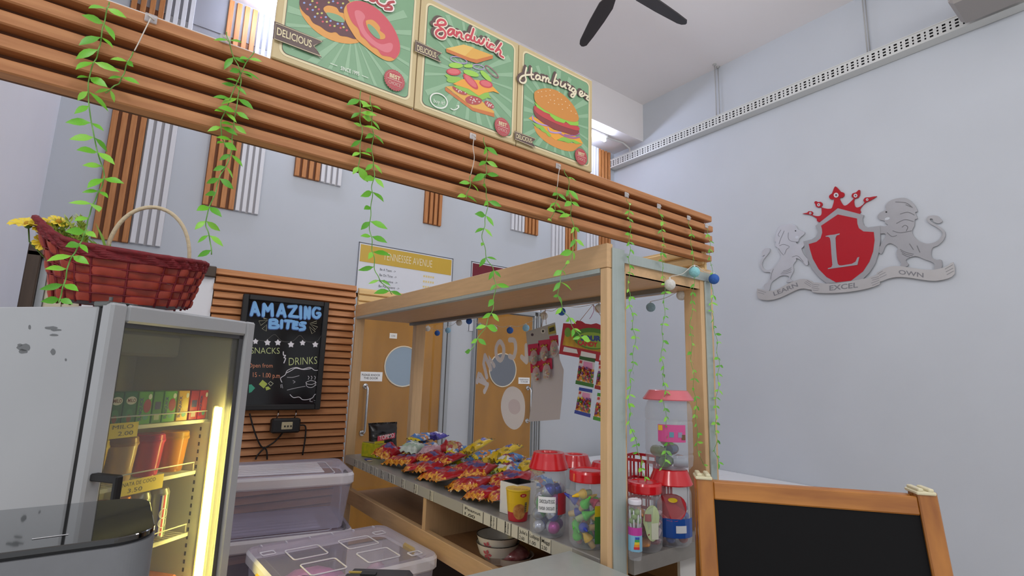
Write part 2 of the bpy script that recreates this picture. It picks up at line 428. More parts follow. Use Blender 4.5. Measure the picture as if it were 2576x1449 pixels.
for i, (px, py, yy) in enumerate(((1808, 297, 3.042), (2187, 135, 1.53))):
    for x in (5.105, 5.175):
        r = thing('hanger_rod', ('outer' if x < 5.14 else 'inner')+' thin steel rod holding the cable tray, in the pair '+('near the bulkhead corner' if i == 0 else 'next to the ceiling projector'), 'rod', (x, yy, TZ1+.008), 'rods holding the cable tray')
        MB().tube([(x, yy, TZ1+.008), (x, yy, ZC)], .0055, mat('rod_grey', 'A9A9A8', .5), 6).build('threaded_rod', r)
        MB().lathe([(0, 0), (.022, 0), (.022, -.006), (.009, -.02), (0, -.02)], mat('rod_grey'), 10, (x, yy, ZC)).build('ceiling_anchor', r)
# ------------------------------------------------------------------ projector box under the ceiling
q = P(2396, 30, 'X', 4.75)
t = thing('ceiling_projector', 'grey projector box under the ceiling above the cable tray', 'projector', (4.9, q.y, q.z))
MB().box((4.62, q.y-.42, q.z), (5.02, q.y, q.z+.24), mat('projector_grey', '9C9794', .5), .03).build('housing', t)
MB().tube([(4.82, q.y-.2, q.z+.24), (4.82, q.y-.2, ZC)], .02, mat('projector_grey'), 8).build('mount_pole', t)
a, b = P(2455, 8, 'X', 4.98), P(2428, 37, 'X', TX0)
tag(MB().tube(cr([(4.98, a.y, a.z), (5.0, a.y-.0, a.z-.05), (5.05, b.y+.03, b.z+.02), (TX0+.03, b.y, TZ1+.017)], 6, False), .007, ink('8E8B8C'), 6).build('projector_cable'),
    'thin grey cable curling from the projector down to the cable tray', 'cable')
# ------------------------------------------------------------------ ceiling fan
hub = P(1556, -42, 'Z', 4.35)
t = thing('ceiling_fan', 'black ceiling fan, two blades in view, hung above the menu signs', 'fan', tuple(hub))
FB = mat('fan_black', '2A2729', .45)
MB().lathe([(0, -.05), (.07, -.045), (.1, -.01), (.1, .05), (.06, .09), (.016, .1), (.016, .6), (.016, ZC-hub.z-.06), (.07, ZC-hub.z-.03), (.07, ZC-hub.z)], FB, 20, hub).build('motor_hub', t)
t1, t2 = P(1467, 108, 'Z', 4.35)-hub, P(1733, 66, 'Z', 4.35)-hub
aa, ab = math.atan2(t1.y, t1.x), math.atan2(t2.y, t2.x)
rad = (t1.length+t2.length)/2
prof = [(.1, -.02), (.14, -.045), (.24, -.065), (.40, -.062), (.8*rad, -.05), (rad-.03, -.038), (rad-.005, -.018), (rad, .0), (rad-.02, .024), (rad-.06, .036), (.45, .05), (.24, .052), (.16, .03), (.1, .02)]
for a in (aa, ab, ab-(aa-ab), ab-2*(aa-ab), aa+(aa-ab)):
    M = Matrix.Rotation(a, 3, 'Z') @ Matrix.Rotation(math.radians(9), 3, 'X')
    MB().prism([hub+M @ V((x, y, -.004)) for x, y in prof][::-1], M @ V((0, 0, .012)), FB).build('blade', t)
# ------------------------------------------------------------------ low white bench units along the crest wall
BW = mat('bench_white', 'E3E4E6', .4)
for lab, a, b in (('low white bench unit by the crest wall, behind the A-board', 2.2, 3.015), ('low white bench unit by the crest wall, behind the kiosk post', 3.022, 4.5)):
    t = thing('bench_unit', lab, 'bench', (4.75, (a+b)/2, 0), 'low bench units along the crest wall')
    MB().box((4.3, a, .55), (XW-.004, b, .577), BW, .003).build('bench_top', t)
    MB().box((4.33, a+.003, 0), (XW-.004, b-.003, .55), BW).build('bench_body', t)
# ------------------------------------------------------------------ posters on the back wall
def poster(label, x0, x1, z0, z1, band, title, tcol, rows):
    t = thing('wall_poster', label, 'poster', ((x0+x1)/2, YB, z0), 'class posters on the back wall')
    MB().box((x0, YB-.012, z0), (x1, YB, z1), ink('D9DBE2', .4)).build('poster_sheet', t)
    e = MB(); k = ink('5B5E66', .4)
    for a, b in (((x0, z0), (x0+.008, z1)), ((x1-.008, z0), (x1, z1)), ((x0, z1-.008), (x1, z1))): e.box((a[0], YB-.015, a[1]), (b[0], YB-.012, b[1]), k)
    e.build('poster_border', t)
    MB().box((x0+.02, YB-.0145, z1-.185), (x1-.02, YB-.012, z1-.02), band).build('title_band', t)
    if title:
        mb = MB(); text3(mb, title, (x0+.25, YB-.0155, z1-.135), (1, 0, 0), (0, 0, 1), tcol, .53, .075, -.01); mb.build('title_text', t)
    for i, r in enumerate(rows):
        z = z1-.245-i*.0545; mb = MB()
        text3(mb, r, (x0+.225, YB-.0135, z), (1, 0, 0), (0, 0, 1), ink('4A4C55'), .0125*len(r), .024); mb.build('printed_row', t); mb = MB()
        for q in range(5): mb.add([(x0+.69+q*.026+dx, YB-.0135, z+dz) for dx, dz in ((0, 0), (.017, 0), (.017, .02), (0, .02))], [(0, 1, 2, 3)], ink('E2CB86'))
        o = mb.build('star_rating', t); o['kind'] = 'stuff'
poster('white class poster with a mustard band reading TENNESSEE AVENUE', 1.646, 2.674, 1.95, 2.70, ink('C8A438', .4), 'TENNESSEE AVENUE', ink('E9DFC2'),
       ['Be A Team  ->', 'Be On Time  ->', 'Be Creative  ->', 'Be Persistent  ->', 'Be Organised  ->', 'Be Respectful  ->', 'Be A Good Friend  ->'])
poster('class poster with a maroon band, mostly hidden by the kiosk header', 2.90, 3.9, 1.95, 2.71, ink('6E1626', .4), '', None, [])
# ------------------------------------------------------------------ school crest on the right wall
t = thing('school_crest', 'silver and red school crest with lions and motto ribbon on the white wall', 'crest', (XW, 1.9, 2.42))
CS = mat('crest_silver', 'B4B5BA', .34, .25, var=.05, scale=6)
CG = mat('crest_grey', '97979B', .4, .2, var=.05, scale=6)
CR = mat('crest_red', 'A8081A', .35, spec=.3)
CE = mat('crest_engraving', '77777B', .5)
def crest(name, m, layer, *polys, thick=.012, sm=0, parent=t):
    f = Flat((XW-.016, 0, 0), (-1, 0, 0), (1880, 440, 560/2387), eps=.004)
    for p in polys: f.poly(p, m, layer, thick, sm)
    return f.mb.build(name, parent)
def crest_lines(parent, name, m, layer, *paths, w=.006, extra=None):
    f = Flat((XW-.016, 0, 0), (-1, 0, 0), (1880, 440, 560/2387), eps=.004)
    for p in paths:
        g = Flat((XW-.016, 0, 0), (-1, 0, 0), (1880, 440, 560/2387), eps=.004); g.stroke(p, w, m, layer); g.mb.build(name, parent)
    if extra: extra(f); return f.mb.build(name if not paths else 'eye_and_mouth', parent)
crown = crest('crown', CR, 0, [(590,415),(640,405),(655,390),(690,390),(703,408),(694,428),(735,440),(775,440),(795,420),(796,380),(790,345),(760,350),(735,337),(728,312),(718,300),(725,283),(742,282),(760,292),(785,288),(803,305),(803,325),(790,342),(830,358),(895,362),(915,330),(930,262),(900,263),(877,245),(880,218),(908,197),(925,150),(945,122),(985,160),(1005,182),(1035,192),(1038,222),(1015,243),(988,248),(1005,290),(1035,328),(1070,320),(1115,280),(1140,250),(1118,235),(1125,200),(1165,187),(1190,163),(1207,165),(1205,215),(1185,245),(1147,258),(1145,310),(1165,348),(1210,340),(1255,300),(1245,280),(1248,258),(1270,241),(1310,240),(1388,228),(1320,272),(1270,295),(1220,345),(1207,375),(1200,420),(980,470),(765,505),(745,470),(690,434),(640,422)], sm=2)
def rings(f):
    for x, y, r in ((952,217,26),(1160,222,20),(765,320,16),(675,410,12),(1285,265,13)):
        f.ell((x, y), r, r, ink('CFCFD4', .3), 1); f.ell((x, y), r*.5, r*.5, ink('6A5058', .4), 1.2)
crest_lines(crown, 'jewel', CS, 1, extra=rings)
shield = crest('shield', CG, 1.5, [(970,357),(1247,430),(1235,470),(1237,505),(1252,542),(1290,563),(1410,547),(1425,560),(1425,700),(1408,830),(1370,950),(1310,1045),(1240,1115),(1110,1152),(850,1162),(760,1090),(690,1005),(642,900),(615,800),(600,712),(690,690),(735,662),(755,615),(750,580),(728,547)], thick=.016)
fld = crest('shield_field', CR, 2.1, [(970,424),(1175,467),(1178,520),(1195,570),(1245,606),(1355,612),(1364,700),(1348,820),(1308,930),(1240,1035),(1110,1135),(950,1152),(850,1096),(765,1010),(702,900),(672,800),(658,742),(740,718),(785,680),(803,620),(800,580),(790,545)], thick=.003)
crest('letter_l', CG, 2.9, [(838,655),(880,645),(930,640),(990,626),(987,640),(957,650),(945,675),(950,780),(960,900),(970,955),(985,970),(1010,971),(1120,953),(1160,930),(1180,885),(1200,880),(1180,965),(862,1010),(865,1000),(900,990),(912,965),(902,850),(893,720),(885,678),(868,663),(840,663)], thick=.003)
LL = [(525,550),(545,585),(610,612),(606,638),(570,668),(552,690),(545,715),(520,718),(545,745),(600,712),(612,735),(600,772),(580,792),(605,855),(642,897),(652,958),(625,967),(600,940),(555,902),(520,895),(525,915),(490,965),(497,1020),(480,1062),(458,1112),(490,1140),(435,1152),(420,1135),(445,1118),(440,1085),(365,1080),(300,1120),(262,1150),(245,1190),(232,1242),(188,1240),(180,1180),(220,1150),(243,1090),(245,1045),(180,1040),(147,1002),(135,960),(145,910),(188,860),(155,870),(165,820),(195,788),(235,785),(240,820),(205,867),(172,910),(156,960),(172,1000),(215,1020),(270,1000),(310,960),(345,910),(362,865),(340,820),(325,780),(295,755),(310,725),(288,700),(302,650),(320,590),(345,553),(400,530),(480,527)]
LR = [(1395,445),(1430,400),(1480,377),(1480,332),(1510,290),(1580,256),(1680,245),(1740,270),(1790,320),(1825,388),(1800,402),(1823,465),(1795,480),(1792,540),(1768,590),(1775,640),(1815,690),(1870,722),(1930,736),(2000,724),(2058,690),(2093,640),(2083,602),(2030,562),(1958,522),(1925,482),(1935,447),(1980,434),(2040,440),(2068,468),(2090,498),(2050,520),(2000,503),(1985,472),(1957,472),(1972,500),(2040,543),(2105,590),(2123,640),(2100,702),(2040,757),(1985,782),(1970,850),(1985,890),(2030,910),(2080,912),(2082,1000),(2005,1012),(2010,970),(1985,937),(1900,905),(1800,870),(1705,905),(1712,940),(1728,960),(1700,985),(1640,976),(1650,950),(1612,890),(1598,830),(1612,780),(1545,735),(1502,742),(1475,772),(1440,847),(1405,826),(1376,802),(1382,780),(1420,768),(1445,720),(1485,655),(1470,627),(1420,625),(1410,548),(1470,550),(1507,535),(1477,515),(1470,492),(1420,480)]
lion1 = crest('lion', CS, .5, LL, thick=.012, sm=3); lion1['label'] = 'pale shiny lion facing the shield from the side of the word LEARN'
lion2 = crest('lion', CG, .5, LR, thick=.012, sm=3); lion2['label'] = 'dark matte lion facing the shield above the word OWN'
def face1(f):
    f.ell((532,668), 19, 14, WHITE, .8, -.3); f.ell((517,600), 8, 7, BLACK, .8)
def face2(f):
    f.ell((1500,469), 28, 14, WHITE, .8, -.3); f.ell((1490,398), 10, 8, BLACK, .8)
crest_lines(lion1, 'engraved_line', CE, .75, [(360,590),(330,640),(345,660)], [(395,600),(360,680),(340,740)], [(440,620),(440,680),(470,710),(540,720)], [(345,760),(390,745),(450,770),(420,800),(400,850)], [(335,790),(360,830),(390,860)], [(480,880),(540,870),(600,930)], [(360,1060),(410,1060),(470,1040)], [(370,1045),(420,1040),(470,1015)], [(385,1030),(430,1020),(470,995)], [(280,1010),(260,1060),(250,1120)], w=.005, extra=face1)
crest_lines(lion2, 'engraved_line', mat('crest_dark_engraving', '6B6B6F', .5), .75, [(1590,290),(1700,300),(1770,350)], [(1700,320),(1760,345)], [(1640,420),(1720,400),(1790,430)], [(1600,520),(1690,480),(1780,500)], [(1560,600),(1640,620),(1760,600)], [(1660,560),(1690,540),(1720,560),(1705,600)], [(1500,620),(1550,660),(1600,650)], [(1640,800),(1700,830),(1780,850)], [(1650,820),(1700,850),(1770,865)], [(1660,845),(1700,868),(1740,880)], [(1740,740),(1780,800)], [(1820,760),(1850,830)], w=.006, extra=face2)
RIB = mat('crest_ribbon', 'B0AEAE', .36, .2, var=.05, scale=6)
for nm, pts, tx, A, B, H, folds in (
    ('ribbon', [(105,1218),(190,1240),(280,1240),(370,1200),(450,1158),(560,1118),(640,1120),(715,1155),(690,1185),(690,1232),(610,1218),(540,1228),(450,1270),(340,1320),(250,1342),(180,1342),(112,1315)], 'LEARN', (288,1297), (546,1194), (274,1257), [[(640,1130),(690,1160)],[(625,1142),(685,1180)],[(612,1155),(685,1200)],[(115,1235),(200,1262)],[(115,1260),(180,1278)]]),
    ('ribbon', [(690,1152),(830,1165),(1000,1157),(1150,1132),(1300,1100),(1410,1070),(1420,1150),(1410,1175),(1300,1215),(1150,1245),(1000,1262),(850,1268),(715,1260),(690,1235)], 'EXCEL', (880,1240), (1186,1206), (880,1188), [[(690,1170),(770,1180)],[(690,1190),(760,1200)],[(692,1210),(770,1222)],[(700,1235),(760,1240)],[(1330,1110),(1408,1090)],[(1340,1130),(1412,1108)],[(1330,1160),(1412,1130)],[(1340,1185),(1412,1155)]]),
    ('ribbon', [(1380,1060),(1420,1030),(1500,990),(1600,975),(1720,990),(1850,1010),(1980,1018),(2080,1000),(2150,975),(2208,935),(2222,1060),(2150,1110),(2060,1130),(1980,1136),(1850,1120),(1720,1100),(1600,1095),(1500,1115),(1418,1145),(1412,1080)], 'OWN', (1622,1062), (1890,1100), (1622,1016), [[(1400,1060),(1450,1030)],[(1410,1080),(1480,1045)],[(1415,1105),(1490,1070)],[(2120,1010),(2200,965)],[(2130,1040),(2205,1000)],[(2140,1070),(2212,1030)]])):
    rb = crest(nm, RIB, 3 if tx == 'EXCEL' else 2.6, pts, thick=.012, sm=2)
    f = Flat((XW-.016, 0, 0), (-1, 0, 0), (1880, 440, 560/2387), eps=.004)
    f.text(tx, A, B, H, CE, 3.15 if tx == 'EXCEL' else 2.75, .02)
    for p in folds: f.stroke(p, .004, CE, 3.15 if tx == 'EXCEL' else 2.75, 0)
    f.mb.build('motto_text', rb)
# ------------------------------------------------------------------ low partition: dark door frame, tiles, white door, slatted panel
DKW = mat('dark_stained_wood', '46372B', .55, var=.25, scale=9, stretch=(6, 6, .7))
t = MB().box((-.41, 3.16, 0), (-.362, 3.24, 2.0), DKW, .004).build('door_3'); t['kind'] = 'structure'
MB().box((-.41, 3.16, 1.975), (.345, 3.24, 2.034), DKW, .004).build('frame_head', t)
MB().box((-.36, 3.2, 0), (-.335, 3.23, 1.975), FR).build('metal_edge', t)
MB().box((-.2, 3.19, 0), (.345, 3.235, 1.975), ink('DADBE0', .5)).build('door_leaf', t)
w3 = MB().box((-.335, 3.225, 0), (-.2, 3.235, 1.975), ink('A8A295', .7)).build('wall_tiled'); w3['kind'] = 'structure'
TILE = mat('beige_tile', 'CFC6AE', .3)
tm = None
for i in range(10):
    for j in range(2):
        o = MB().box((-.333+j*.068, 3.218, 1.975-(i+1)*.195+.003), (-.333+j*.068+.064, 3.226, 1.975-i*.195), TILE, .002).build('tile', w3)
t = thing('slatted_panel', 'orange wood slatted panel behind the fridge, carrying the chalk menu board', 'wall panel', (.74, 3.18, 0))
SX0, SX1 = .347, 1.132
MB().box((SX0, 3.2, 0), (SX1, 3.24, 2.032), WPCD).build('backing_board', t)
n = 40; pz = .0422
for i in range(n):
    z1 = 2.032-i*pz
    dx = .004*math.sin(i*2.3)
    if z1 < .5: break
    MB().prism([(SX0+dx, 3.2, z1), (SX0+dx, 3.19, z1-.002), (SX0+dx, 3.174, z1-.034), (SX0+dx, 3.2, z1-.0395)], (SX1-SX0-dx, 0, 0), WPC).build('slat', t)
# ------------------------------------------------------------------ chalk menu board
t = thing('chalk_menu_board', 'black chalk menu board reading AMAZING BITES hung on the slatted panel', 'menu board', (.726, 3.15, 1.268))
f = MB(); bx0, bx1, bz0, bz1 = .488, .957, 1.268, 1.900
for a, b in (((bx0, bz0), (bx0+.03, bz1)), ((bx1-.03, bz0), (bx1, bz1)), ((bx0+.03, bz0), (bx1-.03, bz0+.03)), ((bx0+.03, bz1-.03), (bx1-.03, bz1))):
    f.box((a[0], 3.138, a[1]), (b[0], 3.17, b[1]), BLACK, .004)
f.build('board_frame', t)
MB().box((bx0+.03, 3.15, bz0+.03), (bx1-.03, 3.168, bz1-.03), mat('chalk_panel', '101114', .12, spec=.35)).build('writing_panel', t)
ZB = (620, 740, 210/1014)
def chalk(): return Flat((0, 3.15, 0), (0, -1, 0), ZB)
BLUE = ink('76ABDD'); DB = ink('33508A'); CHK = ink('D8D6DC'); PALE = ink('BFCB8C'); ORG = ink('C67F5F')
big = [[(60,250),(100,100)],[(100,100),(150,250)],[(80,205),(135,210)],[(205,260),(215,120)],[(215,120),(260,200)],[(260,200),(310,120)],[(310,120),(315,260)],[(380,260),(430,120)],[(430,120),(470,270)],[(400,225),(455,230)],[(515,150),(605,145)],[(605,150),(525,262)],[(525,265),(625,275)],[(660,150),(660,290)],[(712,290),(717,155)],[(717,155),(760,290)],[(760,290),(770,160)],[(890,175),(850,158),(812,200),(815,262),(858,285),(890,258),(892,232),(862,230)],
       [(290,312),(285,402)],[(290,312),(350,312),(372,335),(340,355),(300,355)],[(340,355),(385,378),(370,405),(285,405)],[(430,320),(425,405)],[(472,322),(552,327)],[(512,327),(500,410)],[(577,332),(570,410)],[(577,337),(618,342)],[(577,370),(610,372)],[(570,410),(620,415)],[(715,350),(672,347),(652,370),(700,390),(702,422),(652,430)]]
c = chalk()
for p in big: c.stroke([(x-3, y+5) for x, y in p], .0215, DB, 1, 3 if len(p) > 2 else 0)
for p in big: c.stroke(p, .0165, BLUE, 2, 3 if len(p) > 2 else 0)
c.mb.build('title_lettering', t)
for cx, cy, r in ((255,588,42),(382,588,42),(541,612,42),(682,592,38),(836,612,40),(110,575,38)):
    c = chalk(); c.poly([(cx+r*(1 if i % 2 == 0 else .58)*math.sin(PI*i/5), cy-r*(1 if i % 2 == 0 else .58)*math.cos(PI*i/5)) for i in range(10)], CHK, 1.5); c.mb.build('chalk_star', t)
c = chalk()
c.stroke([(120,550),(230,565),(340,490),(430,570),(560,570),(650,500),(720,570),(850,575),(920,480)], .0012, ink('6E6C66'), 1); c.mb.build('chalk_garland', t)
for tri in ([(150,325),(255,318),(175,380)], [(205,285),(255,305),(210,300)], [(245,370),(190,420),(240,450)], [(770,355),(855,325),(850,355)], [(775,365),(865,400),(835,430)], [(765,395),(795,480),(835,455)]):
    c = chalk(); c.stroke(tri, .0025, ink('A9A78C'), 1.2, 0, True); c.mb.build('chalk_ray', t)
c = chalk(); c.text('SNACKS', (52,722), (402,724), (54,645), PALE, 1, -.012); c.mb.build('chalk_word', t); c = chalk(); c.text('DRINKS', (515,866), (858,846), (516,772), PALE, 1, -.012); c.mb.build('chalk_word', t); c = chalk()
c.stroke([(448,700),(450,740),(475,745),(455,770),(475,780),(455,835)], .005, CHK, 1); c.mb.build('chalk_ampersand', t); c = chalk()
c.text('Open from', (22,890), (318,892), (22,838), ORG, 1); c.mb.build('chalk_word', t); c = chalk(); c.text('15 - 1.00 p.m', (78,1005), (405,1018), (78,948), ORG, 1, .005); c.mb.build('chalk_word', t); c = chalk()
c.poly([(195,1040),(255,1090),(210,1145),(150,1095)], ink('A6B552'), 1); c.mb.build('chalk_diamond', t); c = chalk(); c.poly([(230,1130),(265,1120),(295,1150),(240,1170)], ink('A6B552'), 1); c.mb.build('chalk_diamond', t); c = chalk()
c.stroke([(290,1060),(325,1085),(295,1115),(268,1085)], .004, ink('A7A98D'), 1, 0, True); c.mb.build('chalk_diamond', t); c = chalk(); c.poly([(30,1100),(60,1095),(105,1140),(60,1190),(30,1200)], ink('3E9C80'), 1); c.mb.build('chalk_diamond', t); c = chalk()
for p in ([(430,1070),(415,1020),(470,980),(500,925),(600,890),(680,910),(770,890),(830,925),(885,920)], [(480,960),(540,930),(600,900),(690,915),(780,905)], [(530,1220),(570,1255),(640,1250),(680,1280),(740,1280),(800,1260),(830,1220),(870,1210)]): c.stroke(p, .0035, CHK, 1)
c.mb.build('chalk_cloud', t); c = chalk()
for p in ([(725,1075),(735,1120),(785,1135),(830,1110),(838,1065)], [(722,1070),(780,1050),(842,1065),(800,1095),(735,1090),(722,1070)], [(842,1075),(868,1085),(835,1110)], [(748,995),(760,1010),(750,1035)], [(785,995),(797,1010),(787,1035)], [(825,995),(838,1010),(828,1035)]): c.stroke(p, .0025, CHK, 1)
c.mb.build('chalk_coffee_cup', t); c = chalk()
for p in ([(495,1165),(600,1140),(715,1118)], [(495,1010),(560,1010),(640,990)], [(565,1050),(590,1065),(570,1080)], [(430,1095),(440,1140)], [(415,1100),(420,1135)], [(780,1275),(770,1300),(800,1305)], [(820,1290),(850,1300),(830,1320)]): c.stroke(p, .0035, ink('9C9BA0'), 1)
c.mb.build('chalk_handwriting', t)
# ------------------------------------------------------------------ socket box and its leads on the slatted panel
a, b = P(686, 1054, 'Y', 3.12), P(754, 1088, 'Y', 3.12)
t = thing('socket_box', 'black wall socket box hung on the slatted panel below the chalk board', 'socket box', ((a.x+b.x)/2, 3.15, b.z))
MB().box((a.x, 3.115, b.z), (b.x, 3.174, a.z), BLACK, .008).build('housing', t)
MB().box((a.x+.048, 3.112, b.z+.02), (b.x-.044, 3.116, a.z-.018), ink('B9AE8C', .4), .002).build('socket_plate', t)
mb = MB()
for dx in (.062, .078, .094): mb.box((a.x+dx, 3.110, b.z+.033), (a.x+dx+.007, 3.1125, b.z+.042), BLACK)
mb.build('socket_hole', t)
for x in (a.x+.03, b.x-.025):
    MB().tube([(x, 3.165, a.z-.002), (x+.003, 3.15, a.z+.02), (x+.006, 3.165, a.z+.04)], .003, STEEL, 6).build('hanging_hook', t)
def lead(label, pts):
    tag(MB().tube(cr([P(x, y, 'Y', 3.165) for x, y in pts], 6, False), .0042, BLACK, 6).build('power_lead'), label, 'cord', 'leads of the socket box')
lead('black lead looping under the socket box towards the plastic bins', [(712,1088),(690,1112),(665,1128),(648,1145),(643,1156)])
lead('black lead hanging down the slatted panel beside the fridge door', [(628,1040),(640,1085),(655,1120),(670,1132),(672,1156)])
lead('black lead leaving the kiosk-facing end of the socket box', [(752,1070),(768,1072),(768,1100),(761,1145)])
# ------------------------------------------------------------------ kiosk: posts, header, shelf, glass
KX0, KX1, KY0, KY1 = 1.134, 1.69, 1.05, 3.18
kiosk = thing('snack_kiosk', 'light wood snack kiosk with glass sides and a grey display shelf', 'kiosk', (1.41, 2.1, 0))
def kp(name, mb, parent=None, lab=None): return mb.build(name, parent or kiosk, label=lab)
kp('post', MB().box((KX0+.001, KY0, 0), (KX0+.085, KY0+.03, 1.829), LWOODV, .002))
kp('post', MB().box((KX1-.075, KY0, 0), (KX1, KY0+.07, 1.9), LWOODV, .002))
kp('post', MB().box((KX0+.001, KY1-.03, 0), (KX0+.055, KY1-.005, 1.829), LWOODV, .002))
kp('post', MB().box((1.535, KY1-.055, 0), (1.605, KY1-.005, 1.83), LWOODV, .002))
kp('post_channel', MB().box((KX0+.018, KY0-.006, 0), (KX0+.072, KY0-.0005, 1.893), ALU, .001), lab='aluminium strip on the near post')
kp('post_channel', MB().box((KX1-.055, KY0-.006, 0), (KX1-.02, KY0-.0005, 1.852), ALU, .001), lab='aluminium strip on the far post')
kp('header_board', MB().box((KX0, KY0, 1.83), (KX0+.025, KY1, 1.905), LWOOD, .0015))
kp('header_edge_strip', MB().box((KX0-.002, KY0+.03, 1.816), (KX0+.026, KY1-.031, 1.8295), ALU))
kp('roof_panel', MB().box((KX0+.025, KY0+.005, 1.822), (1.63, KY1-.005, 1.84), LWOOD))
kp('roof_track', MB().box((1.50, KY0+.07, 1.805), (1.53, KY1-.02, 1.822), mat('track_grey', '77736E', .4, .5)))
kp('end_channel', MB().box((KX0+.02, KY0-.005, 1.853), (KX1-.005, KY0+.004, 1.884), ALU))
kp('end_board', MB().box((KX0+.085, KY0+.004, 1.822), (KX1-.075, KY0+.02, 1.853), LWOOD))
crn = kp('crown_panel', MB().box((KX1-.012, KY0+.02, 1.84), (KX1, KY1, 2.0), PINE))
for i in range(4): MB().box((KX1-.024, KY0+.02, 1.845+i*.039), (KX1-.012, KY1, 1.845+i*.039+.029), PINE, .004).build('slat', crn)
crf = kp('crown_panel', MB().box((KX0+.01, KY1, 1.84), (KX1, KY1+.012, 2.018), PINE))
for i in range(4): MB().box((KX0+.01, KY1-.014, 1.85+i*.043), (KX1, KY1, 1.85+i*.043+.034), PINE, .004).build('slat', crf)
kp('shelf', MB().box((KX0, KY0+.031, .956), (KX1-.005, KY1-.03, 1.0), GREYL, .002).box((KX0+.086, KY0-.02, .956), (KX1-.08, KY0+.031, 1.0), GREYL))
kp('shelf_rail', MB().box((KX0, 1.2, .745), (KX0+.03, KY1-.03, .822), LWOOD, .002))
kp('divider', MB().box((KX0+.004, 2.12, .70), (KX0+.34, 2.148, .956), LWOODV, .002))
kp('lower_shelf', MB().box((KX0+.03, 1.2, .765), (KX1-.02, KY1-.03, .785), mat('brown_laminate', 'A27854', .45, var=.1, scale=10, stretch=(5, .6, 5))))
kp('lower_board', MB().box((KX0+.28, 1.2, .02), (KX0+.29, 2.7, .765), mat('dark_board', '4A382A', .5)))
kp('back_board', MB().box((KX1-.02, 1.15, .1), (KX1-.005, 2.3, .955), mat('brown_laminate')))
for nm, lo, hi in (('glass_pane', (KX1-.012, KY0+.07, 1.0), (KX1-.008, KY1-.055, 1.82)), ('glass_pane', (KX0+.055, KY1-.02, .8), (1.535, KY1-.016, 1.82)), ('glass_pane', (1.605, KY1-.02, .8), (KX1-.01, KY1-.016, 1.82))):
    kp(nm, MB().box(lo, hi, GLASS))
# white panel below the near end of the shelf
kp('end_panel', MB().box((1.50, KY0+.03, .3), (1.60, KY0+.04, .945), ink('E4E3E0', .5)))
# price labels on the shelf lip
strip = kp('label_strip', MB().box((KX0-.0012, 1.19, .957), (KX0, KY1-.03, .999), mat('label_strip_grey', 'A9A79E', .4)))
def cell(y0, y1, lines, side=False):
    """a paper label on the shelf lip, y0 > y1 (reads towards the camera)"""
    mb = MB().box((KX0-.0022, y1, .958), (KX0-.0012, y0, .998), ink('C9C6B8', .5))
    k = ink('1A1A1A')
    mb.box((KX0-.0026, y0-.002, .958), (KX0-.0022, y0, .998), k); mb.box((KX0-.0026, y1, .958), (KX0-.0022, y1+.002, .998), k)
    wd = y0-y1
    for i, q in enumerate(lines):
        if not q: continue
        if side: text3(mb, q, (KX0-.0026, y0-wd*(.58-.4*i)+.0, .961), (0, 0, 1), (0, 1, 0), k, .034, wd*.24, .01)
        else: text3(mb, q, (KX0-.0026, y0-wd*.12, .981-.019*i), (0, -1, 0), (0, 0, 1), k, wd*(.76 if i == 0 else .5), .0105, .012)
    mb.build('price_label', strip)
Ly = lambda px: P(px, 1150+(px-871)*.41+8, 'X', KX0).y
for a, b, s, l in ((893,902,1,('Chips','1.50')),(907,912,1,('Twisties','')),(914,921,1,('Cheezy','2.00')),(924,931,1,('Super','')),(934,942,1,('Oriental','1.50')),(944,953,1,('Cracker','')),(960,968,1,('Rings','2.00')),(978,986,1,('Ham','1.80')),(986,996,1,('Seaweed','2.00')),(1012,1021,1,('Roll','1.50')),(1043,1053,1,('Mamee','1.20')),(1083,1092,1,('Corn','1.50')),(1165,1217,0,('Peanut','1.00')),(1217,1236,1,('','')),(1236,1251,1,('Haribo','2.40')),(1251,1272,1,('','')),(1272,1287,1,('Sweets','2.40')),(1287,1305,1,('','')),(1305,1331,0,("Julie's",'2.60')),(1331,1361,0,('Lollipop','1.00')),(1361,1388,0,('Maggi','2.50'))):
    try: cell(Ly(a), Ly(b), l, bool(s))
    except ZeroDivisionError: pass
# frosted welcome letters on the back glass
FROST = mat('frosted_sticker', 'F0ECEE', .5)
t = thing('window_lettering', 'frosted WELCOME letters stuck in an arc on the kiosk back glass', 'lettering', (KX1-.014, 2.3, 1.3))
ZW = (850, 560, 700/1719)
for nm, strokes in (('letter_e', [[(880,940),(925,1010),(905,1040)],[(862,970),(915,995)],[(905,1045),(925,1000)],[(870,935),(860,985)]]), ('letter_m', [[(920,955),(900,870),(908,820)],[(908,820),(945,905)],[(945,905),(935,830),(965,885)]]),
                    ('letter_o', [[(1000,735),(978,770),(980,825),(1005,850),(1023,815),(1022,765)]]), ('letter_c', [[(1060,725),(1090,730),(1098,780),(1085,830),(1060,825)]]), ('letter_l', [[(1135,830),(1165,860)],[(1165,860),(1163,760)]])):
    f = Flat((KX1-.0125, 0, 0), (-1, 0, 0), ZW)
    for p in strokes: f.stroke(p, .028, FROST, 1, 4 if len(p) > 3 else 0, nm == 'letter_o')
    f.mb.build(nm, t)
f = Flat((KX1-.0125, 0, 0), (-1, 0, 0), ZW); f.poly([(1080,1012),(1130,1040),(1155,1110),(1150,1210),(1120,1265),(1080,1277),(1035,1240),(1010,1170),(1010,1100),(1035,1035)], FROST, 1, 0, 4)
f.poly([(1085,1090),(1120,1110),(1125,1160),(1095,1185),(1060,1165),(1055,1115)], ink('E2D6DB'), 2, 0, 4); f.mb.build('round_sticker', t)
